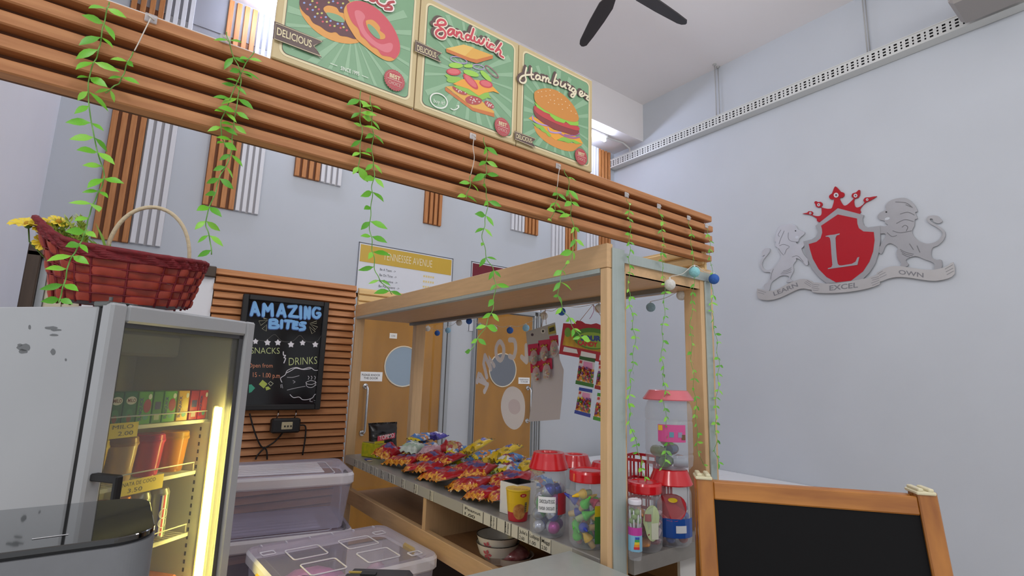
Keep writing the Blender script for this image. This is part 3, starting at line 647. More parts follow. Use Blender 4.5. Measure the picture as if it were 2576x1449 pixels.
# ------------------------------------------------------------------ slatted beam across the counter front
beam = thing('slatted_beam', 'orange wood slatted beam over the counter carrying the menu signs', 'beam', (.3, 1.075, 1.934))
BY = 1.05
MB().box((-1.3, BY+.026, 1.938), (1.692, BY+.046, 2.106), WPCD).build('backing_board', beam)
ends = (1.704, 1.709, 1.703, 1.712, 1.694)
for i in range(5):
    z1 = 2.11-i*.0385
    MB().box((-1.3, BY, z1-.0225), (ends[i], BY+.03, z1), WPC, .0025).build('slat', beam)
MB().box((-1.3, BY+.004, 2.1101), (.155, BY+.05, 2.1125), mat('clear_tape', 'D8D4D0', .15)).build('top_tape', beam)
# ------------------------------------------------------------------ menu signs on the beam
SGY = BY-.004
zb, zt = 2.1105, 2.412
xs = [P(681, 143, 'Y', SGY).x, P(1043, 258, 'Y', SGY).x, P(1299, 360, 'Y', SGY).x, P(1490, 443, 'Y', SGY).x]
CREAM = ink('C9B587', .4); CRM2 = ink('E4D6AC', .4); SGREEN = mat('sign_green', '7AA57E', .38, var=.05, scale=25); RAY = ink('92B894', .4); BRN = ink('5A4440', .4); SRED = ink('B8454C', .4); WH = ink('E9ECE2', .4)
def rrect(x0, x1, z0, z1, r, y):
    p = []
    for cx, cz, a in ((x1-r, z1-r, 0), (x0+r, z1-r, 1), (x0+r, z0+r, 2), (x1-r, z0+r, 3)):
        for k in range(6):
            q = PI/2*(a+k/5); p.append((cx+r*math.cos(q), y, cz+r*math.sin(q)))
    return p[::-1]
def fl(mb, pts, m):
    pts = [V(p) for p in pts]; nn = V((0, 0, 0))
    for i in range(len(pts)): nn += pts[i].cross(pts[(i+1) % len(pts)])
    if nn.y > 0: pts = pts[::-1]
    mb.add(pts, [tuple(range(len(pts)))], m)
def sign(i, label, rc, zoom, ribbon, rtext, seal, st):
    x0, x1 = xs[i]+.001, xs[i+1]-.001
    t = thing('menu_sign', label, 'sign', ((x0+x1)/2, SGY+.006, zb), 'menu signs standing on the beam')
    MB().box((x0, SGY, zb), (x1, SGY+.012, zt), CREAM, .002).build('sign_board', t)
    mb = MB(); k = .018
    fl(mb, rrect(x0+k-.006, x1-k+.006, zb+k-.006, zt-k+.006, .016, SGY-.0004), CRM2)
    fl(mb, rrect(x0+k-.001, x1-k+.001, zb+k-.001, zt-k+.001, .012, SGY-.0008), BRN)
    fl(mb, rrect(x0+k, x1-k, zb+k, zt-k, .012, SGY-.0012), SGREEN)
    mb.build('green_field', t)
    mb = MB(); c = P(rc[0]*zoom[2]+zoom[0], rc[1]*zoom[2]+zoom[1], 'Y', SGY)
    X0, X1, Z0, Z1 = x0+k+.002, x1-k-.002, zb+k+.002, zt-k-.002
    for j in range(22):
        a0 = 2*PI*j/22+.05; pts = []
        for a in (a0, a0+.06+.03*(j % 3)):
            dx, dz = math.cos(a), math.sin(a); r = .155
            if abs(dx) > 1e-6: r = min(r, ((X1 if dx > 0 else X0)-c.x)/dx)
            if abs(dz) > 1e-6: r = min(r, ((Z1 if dz > 0 else Z0)-c.z)/dz)
            pts.append((c.x+dx*r, SGY-.0015, c.z+dz*r))
        fl(mb, [(c.x, SGY-.0015, c.z)]+pts, RAY)
    mb.build('sun_rays', t)
    F = lambda: Flat((0, SGY, 0), (0, -1, 0), zoom)
    f = F(); f.poly(ribbon, BRN, 14)
    ri = [(x+(sum(p[0] for p in ribbon)/5-x)*.06, y+(sum(p[1] for p in ribbon)/5-y)*.1) for x, y in ribbon]
    f.stroke(ri, .0012, CRM2, 15, 0, True)
    f.text('DELICIOUS', *rtext, CRM2, 15, .012); f.mb.build('delicious_ribbon', t)
    f = F(); c = P(seal[0]*zoom[2]+zoom[0], seal[1]*zoom[2]+zoom[1], 'Y', SGY-.0056); R_ = seal[2]
    ring = lambda r, w, y: [(c.x+(r+(w if j % 2 else 0))*math.cos(PI*j/28), y, c.z+(r+(w if j % 2 else 0))*math.sin(PI*j/28)) for j in range(56)]
    fl(f.mb, ring(R_, -.0022, SGY-.0056), SRED); fl(f.mb, ring(R_*.83, -.0015, SGY-.006), ink('D9A9A0', .4)); fl(f.mb, ring(R_*.80, -.0015, SGY-.0064), SRED)
    y = SGY-.0068
    text3(f.mb, 'BEST', (c.x-R_*.5, y, c.z+.003), (1, 0, 0), (0, 0, 1), CRM2, R_*1.0, R_*.36, .03)
    text3(f.mb, 'CHOICE', (c.x-R_*.56, y, c.z-R_*.5), (1, 0, 0), (0, 0, 1), ink('DDB9AE', .4), R_*1.12, R_*.32)
    fl(f.mb, [(c.x-R_*.68, y, c.z-.0012), (c.x+R_*.68, y, c.z-.0012), (c.x+R_*.68, y, c.z+.0004), (c.x-R_*.68, y, c.z+.0004)], ink('DDB9AE', .4))
    f.mb.build('best_choice_seal', t)
    return t, F
def script(F, t, strokes, w, cols, off, lay=11):
    f = F()
    for k, (m, ww, o) in enumerate(cols):
        for p in strokes: f.stroke([(x+off[0]*o, y+off[1]*o) for x, y in p], w*ww, m, lay+k*.8, 4)
    f.mb.build('script_lettering', t)
# doughnuts
Z1 = (680, 0, 380/2118)
t, F = sign(0, 'green menu sign with two doughnuts, at the end of the sign row over the fridge', (1150, 420), Z1, [(55,295),(745,578),(620,648),(725,810),(35,540)], ((90,482),(577,668),(98,380)), (1743,1125,.0262), None)
DO = ink('DF9C48', .4); CHOC = ink('5C2E36', .4); PNK = ink('CF4F5C', .4); PNK2 = ink('DC7580', .4)
f = F(); f.poly([(410,60),(430,180),(520,320),(640,440),(780,530),(960,595),(1150,612),(1280,560),(1300,350),(1200,120),(1020,-60),(800,-130),(560,-110),(430,-20)], DO, 4.5, 0, 4)
f.poly([(407,30),(430,120),(500,200),(545,232),(600,320),(700,370),(780,430),(850,457),(920,452),(980,500),(1080,515),(1190,548),(1260,500),(1280,330),(1180,120),(1020,-60),(800,-130),(560,-110),(440,-60)], CHOC, 5.2, 0, 3)
f.poly([(745,130),(770,90),(830,78),(930,108),(970,170),(1030,190),(1045,290),(1000,310),(880,275),(790,195)], DO, 5.8, 0, 3); f.poly([(783,183),(850,180),(950,210),(1020,258),(1038,310),(960,307),(850,268)], SGREEN, 6.3, 0, 3)
for i, (x, y) in enumerate(((475,40),(520,128),(590,15),(560,65),(655,40),(635,98),(595,140),(680,130),(662,190),(625,235),(712,245),(722,185),(778,240),(735,303),(793,305),(845,293),(838,357),(900,365),(945,333),(985,390),(1028,382),(1010,335),(1072,425),(820,35),(880,18),(945,42),(1020,48),(995,108),(760,-20),(700,-40),(640,-50))):
    f.ell((x, y), 17, 15, ink(('8FA3D8', 'D05560', 'C9C46A')[i % 3], .4), 6, 0, 8)
f.mb.build('chocolate_doughnut', t)
f = F(); f.poly([(1030,180),(1045,100),(1100,40),(1200,12),(1330,30),(1480,110),(1620,240),(1740,410),(1810,590),(1815,730),(1760,820),(1690,858),(1600,840),(1480,770),(1340,660),(1220,560),(1130,430),(1060,300)], DO, 7, 0, 4)
f.poly([(1075,120),(1085,60),(1200,13),(1330,31),(1480,111),(1620,241),(1740,411),(1811,590),(1815,720),(1770,800),(1740,825),(1690,800),(1640,790),(1560,770),(1500,690),(1420,650),(1340,560),(1270,500),(1230,400),(1160,330),(1110,240)], PNK, 7.6, 0, 4)
f.poly([(1180,170),(1260,150),(1330,230),(1300,320),(1340,440),(1450,560),(1560,620),(1680,600),(1720,640),(1690,720),(1600,730),(1450,640),(1320,520),(1240,380)], PNK2, 8.1, 0, 4)
f.poly([(1340,320),(1350,285),(1430,278),(1500,330),(1540,390),(1540,430),(1605,485),(1605,540),(1540,550),(1450,505),(1370,405)], DO, 8.6, 0, 3); f.poly([(1360,350),(1400,343),(1480,415),(1535,500),(1530,545),(1470,520),(1400,445)], SGREEN, 9.1, 0, 3)
f.mb.build('pink_doughnut', t)
script(F, t, [[(930,-290),(945,-210),(930,-140),(1000,-110),(1060,-180),(1020,-270),(900,-300)],[(1150,-190),(1105,-160),(1120,-95),(1180,-100),(1190,-165),(1150,-190)],[(1240,-160),(1235,-70)],[(1240,-120),(1290,-140),(1310,-100),(1300,-40),(1350,-20)],[(1360,-80),(1390,-10),(1450,10),(1500,-60)],[(1500,-120),(1495,10),(1540,65),(1620,85),(1680,30)],[(1730,25),(1670,35),(1650,70),(1700,95),(1690,130),(1610,125)]], .0062, ((ink('F0E6E0', .4), 2.1, 0), (ink('B23A44', .4), 1, 0)), (0, 0))
f = F(); f.text('SINCE 1995', (985,978), (1245,1062), (990,925), WH, 9, .01); f.stroke([(840,885),(940,924)], .0012, WH, 9, 0); f.stroke([(1285,1057),(1375,1094)], .0012, WH, 9, 0); f.mb.build('small_print', t)
# sandwich
Z2 = (1030, 0, 280/1127)
t, F = sign(1, 'green menu sign reading Sandwich with a floating layered sandwich', (620, 760), Z2, [(60,402),(335,538),(285,565),(325,640),(50,515)], ((78,508),(270,587),(80,452)), (942,1285,.0262), None)
script(F, t, [[(258,252),(345,252),(368,236),(350,208),(312,200),(285,225),(300,268),(348,305),(365,345),(345,382),(302,380),(268,345),(285,308),(330,298)],[(455,305),(420,295),(392,320),(396,348),(425,345),(450,310),(450,345),(472,362)],[(480,322),(477,368)],[(480,345),(508,326),(528,345),(524,378),(546,394)],[(620,372),(590,352),(570,375),(580,400),(610,395),(632,350),(650,292)],[(632,350),(622,400),(645,412)],[(660,375),(660,414),(690,428),(710,400),(706,434),(735,440),(758,396)],[(790,430),(780,460),(795,480)],[(800,402),(802,406)],[(855,460),(830,446),(808,465),(815,494),(850,500)],[(930,440),(872,522)],[(882,510),(910,500),(925,525),(916,558),(950,580)]],
       .0060, ((BRN, 2.3, 1), (ink('EFE3CC', .4), 2.0, 0), (ink('C8404E', .4), 1, 0)), (-26, -16))
BT = ink('E2AC4C', .4); BS = ink('CB7436', .4); LET = ink('8FC24C', .4); TOM = ink('CE4450', .4); CHZ = ink('EFA636', .4); ONI = ink('B79AD0', .4); CUK = ink('9ED24E', .4); SAL = ink('B2474A', .4)
f = F()
f.poly([(365,875),(440,872),(620,930),(860,1130),(856,1148),(640,1088)], BT, 4.5); f.poly([(362,880),(640,1088),(858,1147),(860,1186),(640,1122),(362,916)], BS, 4.8)
for x, y, a, b, r in ((510,915,85,30,.5),(650,1015,86,46,.1),(808,1060,58,28,.6)):
    f.ell((x, y), a, b, SAL, 5.3, r)
    for k in range(9): f.ell((x+a*.7*math.cos(k*2.4)*(k/9+.1), y+b*.8*math.sin(k*2.4)*(k/9+.1)+a*r*.5*math.cos(k*2.4)*(k/9)), 8, 6, ink('E8D8D4', .4), 5.8, 0, 6)
f.poly([(440,870),(480,862),(560,870),(620,910),(700,950),(760,930),(800,930),(810,970),(832,1000),(790,990),(740,1012),(700,985),(650,970),(600,955),(560,930),(500,905)], LET, 6.3)
f.poly([(355,760),(380,752),(420,770),(500,780),(540,800),(480,835),(440,840),(400,835),(375,815),(385,790)], LET, 6.3)
f.poly([(440,850),(540,800),(700,810),(850,880),(915,950),(850,925),(760,940),(700,970),(600,900)], CHZ, 6.9)
for x, y, a, b, r in ((448,727,74,36,.1),(620,825,105,36,.82),(775,850,70,38,.3)):
    f.ell((x, y), a, b, TOM, 7.4, r); f.ell((x, y-3), a*.8, b*.72, ink('DF6A70', .4), 7.9, r)
for x, y, a, b, r in ((470,662,72,28,.05),(625,742,82,28,.3),(775,770,78,24,.78),(600,668,50,18,0)): f.ell((x, y), a, b, CUK, 8.3, r)
for x, y, a, b, r in ((500,607,85,28,.25),(700,678,58,22,.2),(835,725,88,22,.75)):
    f.stroke([(x+a*math.cos(q)*math.cos(r)-b*math.sin(q)*math.sin(r), y+a*math.cos(q)*math.sin(r)+b*math.sin(q)*math.cos(r)) for q in [k*PI/8 for k in range(16)]], .0022, ONI if x < 800 else ink('A24A6A', .4), 8.8, 2, True)
f.poly([(370,490),(550,450),(845,560),(680,602),(620,590)], BT, 9.4); f.poly([(550,450),(650,480),(590,540),(560,570),(370,490)], ink('E8BE62', .4), 9.8)
f.poly([(370,490),(620,590),(680,602),(845,560),(845,592),(680,640),(610,620),(375,527)], BS, 10)
f.mb.build('sandwich_picture', t)
f = F(); f.stroke([(297+86*math.cos(q), 1020+73*math.sin(q)+20*math.cos(q)) for q in [k*PI/8 for k in range(16)]], .0032, WH, 9, 2, True); f.text('buy it!', (243,1035), (352,1062), (247,998), WH, 9, .0); f.stroke([(420,1100),(450,1113),(488,1097),(500,1068)], .0025, WH, 9); f.stroke([(478,1075),(500,1068),(502,1090)], .002, WH, 9, 0); f.mb.build('small_print', t)
# hamburger
Z3 = (1280, 110, 280/1193)
t, F = sign(2, 'green menu sign reading Hamburger with a large burger, beside the lit tube', (510, 800), Z3, [(62,932),(295,1018),(250,1055),(290,1122),(62,1025)], ((80,1010),(245,1067),(82,962)), (776,1210,.0262), None)
script(F, t, [[(190,257),(176,330),(186,390),(165,420),(130,414),(116,385),(136,352),(180,337),(262,330)],[(245,262),(240,340),(250,378),(270,380)],[(330,347),(305,336),(288,360),(300,384),(330,370),(335,345),(335,384),(350,390)],[(365,352),(362,400)],[(365,375),(385,356),(398,372),(395,408)],[(398,385),(420,366),(430,386),(425,410),(450,420)],[(510,328),(482,420),(490,440),(520,440),(530,415),(510,396),(487,405)],[(560,405),(555,448),(580,460),(604,432)],[(608,430),(600,468),(616,476)],[(635,432),(632,442),(662,452),(642,488),(668,500)],[(712,490),(688,476),(672,500),(692,520),(715,502),(720,522),(692,570),(667,564),(674,542),(720,535)],[(762,546),(790,532),(785,512),(766,512),(756,540),(775,564),(806,556)],[(815,532),(812,546),(850,562),(832,590),(856,608)]],
       .0052, ((BRN, 2.1, 1), (ink('EDE3C4', .4), 1, 0)), (-14, -14))
f = F()
f.poly([(270,880),(330,920),(420,970),(520,1030),(640,1060),(785,1075),(740,1112),(690,1150),(600,1146),(480,1102),(380,1040),(300,960)], ink('DB9446', .4), 4.5, 0, 3)
f.poly([(210,800),(250,775),(300,800),(480,920),(620,960),(760,1010),(797,1072),(700,1060),(600,1000),(500,1035),(400,950),(300,850)], CHZ, 5.2)
f.poly([(255,850),(290,852),(330,870),(370,890),(400,930),(430,950),(455,985),(440,1000),(415,985),(400,960),(380,950),(350,935),(330,905),(300,900),(280,875)], LET, 5.8); f.poly([(520,1035),(560,1005),(600,1000),(650,1022),(700,1030),(780,1070),(720,1075),(680,1050),(640,1066),(590,1045)], LET, 5.8)
for p in ([(255,775),(262,815),(310,850),(370,870),(430,880)], [(420,905),(440,940),(500,955),(560,950)], [(530,950),(600,990),(690,1010),(755,1000)], [(600,975),(680,985),(755,960)]): f.stroke(p, .0045, ONI if p[0][0] < 500 else ink('A86A9A', .4), 6.4)
f.poly([(268,690),(380,790),(520,855),(640,900),(745,925),(746,960),(700,980),(600,952),(480,912),(360,842),(280,765)], ink('8E3B3C', .4), 7, 0, 3)
f.poly([(268,672),(300,672),(440,752),(520,808),(610,842),(745,888),(745,930),(640,905),(520,862),(380,795),(290,732)], ink('C64246', .4), 7.6, 0, 3)
f.poly([(273,622),(360,690),(480,760),(600,815),(748,832),(745,880),(660,872),(610,835),(590,852),(500,825),(445,775),(440,755),(380,732),(300,680)], ink('93CC46', .4), 8.2)
f.poly([(272,540),(287,508),(340,485),(420,478),(520,505),(610,568),(690,658),(738,750),(748,815),(700,838),(600,815),(480,760),(360,692),(285,620)], ink('D28C3C', .4), 8.8, 0, 4)
for x, y in ((315,520),(350,512),(398,508),(443,500),(355,567),(400,560),(440,552),(483,550),(448,602),(425,630),(490,610),(525,590),(565,597),(490,642),(535,650),(572,650),(608,620),(628,687),(650,660),(668,722),(575,703),(720,750),(540,520)): f.ell((x, y), 6, 4, ink('F3E2C0', .4), 9.3, .5, 6)
f.mb.build('burger_picture', t)
# ------------------------------------------------------------------ foreground counter
t = thing('service_counter', 'grey topped service counter in front of the kiosk', 'counter', (.1, .8, 0))
MB().box((-1.3, .5, .965), (1.112, 1.178, 1.0), COUNT, .003).build('worktop', t)
MB().box((-1.28, .53, 0), (.97, 1.15, .965), LWOOD).build('counter_body', t)
# ------------------------------------------------------------------ drinks fridge (own axes: u along the door, v inwards)
FA = P(285, 760, 'Z', 1.675); FBp = P(645, 812, 'Z', 1.675)
FW = (FBp-FA).to_2d().length; FU = V(((FBp-FA).x/FW, (FBp-FA).y/FW, 0)); FV = V((-FU.y, FU.x, 0))
FM = Matrix(((FU.x, FV.x, 0, FA.x), (FU.y, FV.y, 0, FA.y), (0, 0, 1, 0), (0, 0, 0, 1)))
fp = lambda u, v, z: FM @ V((u, v, z))
FT = 1.675
fr = thing('drinks_fridge', 'tall white glass-door drinks fridge with a lit interior', 'fridge', tuple(fp(FW/2, .3, 0)))
FWH = mat('fridge_enamel', 'AFB3B7', .32, var=.03, scale=2); FIN = mat('fridge_liner', 'D2D0C4', .45); GASK = mat('black_gasket', '0E0F10', .6)
b = MB()
b.box((0, .055, .02), (.045, .56, FT-.012), FWH, .004, FM).box((FW-.045, .055, .02), (FW, .56, FT-.012), FWH, .004, FM)
b.box((.04, .52, .02), (FW-.04, .56, FT-.012), FWH, 0, FM).box((.04, .055, FT-.06), (FW-.04, .53, FT-.0125), FWH, 0, FM).box((.04, .055, .02), (FW-.04, .53, .72), FWH, 0, FM)
cab = b.build('cabinet', fr)
rnd = random.Random(3)
for cx, cy, w_, h_ in ((60,875,22,10),(58,884,14,6),(128,825,20,4),(140,830,18,3),(135,843,14,3),(133,885,8,8),(74,823,4,6),(165,905,3,4),(50,868,8,4)):   # scuffed, chipped paint
    pts = [PP(cx+w_*(.8+.3*rnd.random())*math.cos(a)*.8, cy+h_*(.8+.4*rnd.random())*math.sin(a), fp(-.0006, .3, 1), FU) for a in [k*PI/5 for k in range(10)]]
    MB().add(pts[::-1], [tuple(range(10))], ink('6E7275')).build('paint_chip', cab)
b = MB().box((.045, .515, .72), (FW-.045, .52, FT-.06), FIN, 0, FM).box((.0455, .06, .72), (.05, .52, FT-.06), FIN, 0, FM).box((FW-.05, .06, .72), (FW-.0455, .52, FT-.06), FIN, 0, FM)
b.box((.476, .058, .72), (FW-.05, .515, 1.298), FIN, .004, FM)
b.build('inner_liner', fr)
MB().box((.05, .30, 1.53), (FW-.05, .515, FT-.0605), FIN, .01, FM).build('cooling_unit', fr)
MB().box((.004, .043, .03), (FW-.004, .056, FT-.016), GASK, 0, FM).v and None
b = MB(); gl, gr, gt, gb = .05, FW-.046, FT-.055, .16
for lo, hi in (((.005, .043, .03), (.04, .056, FT-.016)), ((FW-.04, .043, .03), (FW-.005, .056, FT-.016)), ((.04, .043, FT-.06), (FW-.04, .056, FT-.016)), ((.04, .043, .03), (FW-.04, .056, .12))): b.box(lo, hi, GASK, 0, FM)
b.build('door_gasket', fr)
dr = MB()
for lo, hi in (((0, 0, .03), (gl, .043, FT)), ((gr, 0, .03), (FW, .043, FT)), ((gl, .0005, gt), (gr, .043, FT-.0005)), ((gl, .0005, .03), (gr, .043, gb))): dr.box(lo, hi, FWH, .007, FM)
door_ = dr.build('door', fr)
b = MB()
for lo, hi in (((gl, .012, gb), (gl+.006, .04, gt)), ((gr-.02, .012, gb), (gr, .04, gt)), ((gl, .012, gt-.014), (gr, .04, gt))): b.box(lo, hi, mat('grey_glazing_bead', '55575A', .4, .3), 0, FM)
b.build('glazing_bead', door_)
MB().box((gl+.004, .018, gb), (gr-.02, .022, gt-.012), mat('fridge_glass', 'FFFFFF', .02, trans='E4E6E2', glossmix=.05), 0, FM).build('glass_pane', door_)
b = MB(); hz0, hz1 = .80, 1.195
b.box((.012, -.088, hz1-.02), (.036, .001, hz1), BLACK, .003, FM).box((.012, -.088, hz0), (.036, .001, hz0+.02), BLACK, .003, FM).box((.012, -.096, hz0), (.034, -.080, hz1), BLACK, .004, FM)
b.build('handle', door_)
b = MB().box((.0, .02, FT-.012), (.05, .075, FT+.004), mat('hinge_metal', '6C706E', .4, .6), .003, FM).box((.03, .008, FT), (.085, .03, FT+.004), mat('hinge_metal'), .002, FM)
b.lathe([(0, 0), (.005, 0), (.005, .011), (0, .011)], mat('hinge_metal'), 8, fp(.015, .03, FT+.006)); b.build('hinge', fr)
b = MB().box((.470, .0465, .74), (.490, .056, 1.355), mat('led_bar_holder', 'B9B49A', .4), .002, FM); b.build('light_holder', fr)
MB().box((.464, .026, .70), (.488, .046, 1.35), mat('fridge_led', 'FFE884', .4, emit=42), .004, FM).build('light_tube', fr)
b = MB()
for i in range(20): b.box((.4752, .10, .75+i*.027), (.4762, .107, .763+i*.027), BLACK, 0, FM)
b.build('shelf_pillar', fr)
WIRE = mat('white_wire', 'DAD8C8', .35)
SH = (1.304, 1.123, .911)
for z in SH:
    ue = .497 if z == SH[0] else .468
    s = MB().box((.055, .095, z-.012), (ue, .10, z), WIRE, 0, FM)
    s.box((.055, .50, z-.006), (ue, .504, z), WIRE, 0, FM)
    sh = s.build('wire_shelf', fr)
    b = MB().tube([fp(u, v, zz) for u, v, zz in ((.06, .10, z), (.06, .098, z+.03), (ue-.008, .098, z+.03), (ue-.003, .105, z+.024), (ue-.003, .105, z))], .0022, WIRE, 6); b.build('front_rail', sh)
    b = MB()
    for i in range(24): b.tube([fp(.06+i*.0174, .10, z-.003), fp(.06+i*.0174, .50, z-.003)], .0018, WIRE, 5)
    o = b.build('shelf_wire', sh); o['kind'] = 'stuff'
YEL = ink('E4C93C', .5)
for z, u0, u1, l1, l2, lab in ((SH[0], .10, .215, 'MILO', '2.00', 'yellow handwritten price tag reading MILO 2.00 on the top fridge shelf'), (SH[1], .16, .335, 'NATA DE COCO', '3.50', 'yellow handwritten price tag reading NATA DE COCO 3.50 on the middle fridge shelf')):
    t = thing('price_tag', lab, 'price tag', tuple(fp((u0+u1)/2, .094, z-.035)), 'yellow price tags in the fridge')
    MB().box((u0, .0925, z-.034), (u1, .0935, z+.012), YEL, 0, FM).build('tag_card', t)
    b = MB(); k = ink('4A4420')
    text3(b, l1, fp(u0+.03, .092, z-.006), FU, (0, 0, 1), k, min(.115, .017*len(l1)), .012); text3(b, l2, fp(u0+.05, .092, z-.027), FU, (0, 0, 1), k, .05, .013); b.build('handwriting', t)
# drinks on the shelves
def carton(u0, wd, z, col, cap2, kind, label, group, dep=.07, v0=.105):
    t = thing('drink_carton', label, 'drink carton', tuple(fp(u0+wd/2, v0+dep/2, z)), group)
    c = ink(col, .35)
    MB().box((u0, v0, z), (u0+wd, v0+dep, z+.105), c, .0015, FM).build('carton', t)
    b = MB(); y = v0-.0006
    def oval(cu, cz, ru, rz, m, e=0): b.add([fp(cu+ru*math.cos(a), y-e, cz+rz*math.sin(a)) for a in [k*PI/7 for k in range(14)]], [tuple(range(14))], m)
    if kind == 'milo':
        oval(u0+wd*.55, z+.078, wd*.4, .013, ink('E4E2D4', .4)); text3(b, 'MILO', fp(u0+wd*.25, y-.0005, z+.073), FU, (0, 0, 1), ink('6A2A1C'), wd*.62, .011, .02)
        oval(u0+wd*.5, z+.03, wd*.3, .022, ink('3D8A54', .4)); oval(u0+wd*.5, z+.022, wd*.18, .012, ink('8A4A2A', .4), .0003)
    elif kind == 'fruit':
        text3(b, 'SUNQUICK', fp(u0+wd*.30, y-.0008, z+.012), (0, 0, 1), -FU, ink('26307A'), .075, wd*.22, .03)
        oval(u0+wd*.66, z+.058, wd*.28, .022, ink(cap2, .4)); oval(u0+wd*.8, z+.088, wd*.13, .009, ink('E8EEDC', .4)); oval(u0+wd*.62, z+.022, wd*.2, .009, ink('4C9C86', .4))
    else:
        b.add([fp(u, y, zz) for u, zz in ((u0+wd*.2, z+.045), (u0+wd*.8, z+.045), (u0+wd*.8, z+.07), (u0+wd*.2, z+.07))], [(0, 1, 2, 3)], ink('34356A', .4))
        for k in range(9): b.add([fp(u, y, zz) for u, zz in ((u0+wd*(.25+k*.06), z+.01), (u0+wd*(.28+k*.06), z+.01), (u0+wd*(.28+k*.06), z+.028), (u0+wd*(.25+k*.06), z+.028))], [(0, 1, 2, 3)], ink('E8E8DE' if True else ''))
    b.build('carton_print', t)
GC = 'drink cartons on the top fridge shelf'
z = SH[0]+.001
carton(.118, .044, z, '1F6B40', '', 'milo', 'dark green malt drink carton at the handle end of the top fridge shelf', GC)
carton(.165, .044, z, '237346', '', 'milo', 'dark green malt drink carton next to the first bright apple green one', GC)
carton(.214, .05, z, '5FAE38', 'A8323E', 'fruit', 'apple green juice carton with a red apple, beside the malt drink cartons', GC)
carton(.268, .036, z, '4F9038', '', 'back', 'green juice carton showing its barcode side, between the two apple cartons', GC)
carton(.308, .05, z, '66B63A', 'A8323E', 'fruit', 'apple green juice carton with a red apple, beside the yellow mango carton', GC)
carton(.364, .046, z, 'E2B21E', 'E8C850', 'fruit', 'yellow mango juice carton on the top fridge shelf', GC)
carton(.416, .036, z, 'A82028', '', 'back', 'red juice carton showing its barcode side next to the mango carton', GC)
carton(.455, .038, z, 'C8202C', 'E05050', 'fruit', 'red juice carton at the light tube end of the top fridge shelf', GC)
def cup(u, label, col, top, v=.165):
    c = fp(u, v, SH[1]+.001); t = thing('dessert_cup', label, 'cup', tuple(c), 'lidded cups on the middle fridge shelf')
    m = mat('cup_'+col, col, .2, trans=col, glossmix=.55)
    MB().lathe([(0, .001), (.034, .001), (.036, .006), (.0455, .112), (.0455, .113)], m, 20, c).build('cup_body', t)
    MB().lathe([(0, .006), (.034, .006), (.0425, .095), (0, .096)], mat('fill_'+col, col, .5, var=.25, scale=40), 16, c).build('dessert', t)
    MB().lathe([(.048, .112), (.049, .118), (.0465, .124), (.0455, .136), (.041, .14), (0, .14)], mat('lid_'+top, top, .2, trans=top, glossmix=.4), 20, c).build('lid', t)
cup(.128, 'pale yellow dessert cup with a clear lid by the fridge handle', 'DDBB55', 'E8D060')
cup(.227, 'cream coloured dessert cup with orange pieces beside the pink cup', 'D9B98A', 'C89A60')
cup(.326, 'pink dessert cup with a magenta lid on the middle fridge shelf', 'CF4A62', 'D8446C')
cup(.425, 'orange dessert cup nearest the light tube on the middle fridge shelf', 'DA9620', 'E8B020')
def can(u, label, kind, v=.14, r=.03, h=.165):
    c = fp(u, v, SH[2]+.001); t = thing('drink_can', label, 'can', tuple(c), 'cans on the lower fridge shelf')
    body = mat('can_'+kind, {'amber': '9A4A18', 'orange': 'E09018', 'silver': '9E9C90'}[kind], .28, .4)
    MB().lathe([(0, 0), (.022, 0), (r, .008), (r, h-.014), (.026, h-.003), (.025, h), (.0, h-.002)], body, 20, c).build('can_body', t)
    if kind == 'silver':
        b = MB(); a0 = math.atan2(-FV.y, -FV.x)
        for k, cl in enumerate(('2E2A8C', 'E8E6E0', 'D23A34', 'E8E6E0', '2E7A38')):
            aa = [a0-.62+k*.19+q*.19 for q in (0, .5, 1)]
            p = [c+V((math.cos(a)*(r+.0006), math.sin(a)*(r+.0006), zz)) for zz in (.014, h-.02) for a in aa]
            b.add(p, [(0, 1, 4, 3), (1, 2, 5, 4)], ink(cl, .35))
        for cz in (.055, .085): b.tube([c+V((math.cos(a0-.12+.42*math.cos(q))*(r+.0012), math.sin(a0-.12+.42*math.cos(q))*(r+.0012), cz+.016*math.sin(q))) for q in [k*PI/8 for k in range(16)]], .0016, ink('ECEAE4', .35), 5, closed=True)
        b.build('can_print', t)
can(.165, 'amber brown can behind the fridge handle', 'amber'); can(.232, 'bright orange can beside the fridge handle', 'orange')
can(.300, 'silver can with blue, red and green stripes beside the orange can', 'silver'); can(.372, 'silver striped can at the empty end of the lower fridge shelf', 'silver')
q = fp(.37, .2, .72)
tag(MB().box((.26, .08, .721), (.44, .40, .785), mat('brown_tray', 'A05A2C', .5, var=.15), .01, FM).build('snack_tray'), 'orange brown tray of snacks on the fridge floor', 'tray')
# ------------------------------------------------------------------ red woven basket on the fridge
Lb, Rb = P(115, 752, 'Z', 1.69), P(485, 782, 'Z', 1.69)
BC = (Lb+Rb)/2; BC.z = FT+.008; BA = (Rb-Lb); BA.z = 0; bl = BA.length/2; BA.normalize(); BN = V((-BA.y, BA.x, 0))
bk = thing('woven_basket', 'red woven basket with a cream handle on top of the fridge', 'basket', tuple(BC))
RD = mat('red_weave', 'A23A26', .45, var=.25, scale=30); RDK = mat('red_rope', '7A1420', .6, var=.3, scale=60, bump=.3); RDE = mat('brown_red_weave', '6A2218', .45, var=.25, scale=30)
def rimh(s): return .158+.018*(1-s)/2+(.075*((-s-.55)/.45)**1.6 if s < -.55 else 0)
def bpt(a, h, off=0):
    c, s_ = math.cos(a), math.sin(a); e = .55
    x = math.copysign(abs(c)**e, c); y = math.copysign(abs(s_)**e, s_)
    A_ = bl*(.90+.19*h)+off + (.03*h*h if c < -.5 else 0); B_ = .075+.04*h+off
    hh = rimh(max(-1, min(1, x))); lift = .012*max(0, x)**3
    return BC + BA*(A_*x) + BN*(B_*y) + V((0, 0, lift+h*hh))
NS = 26
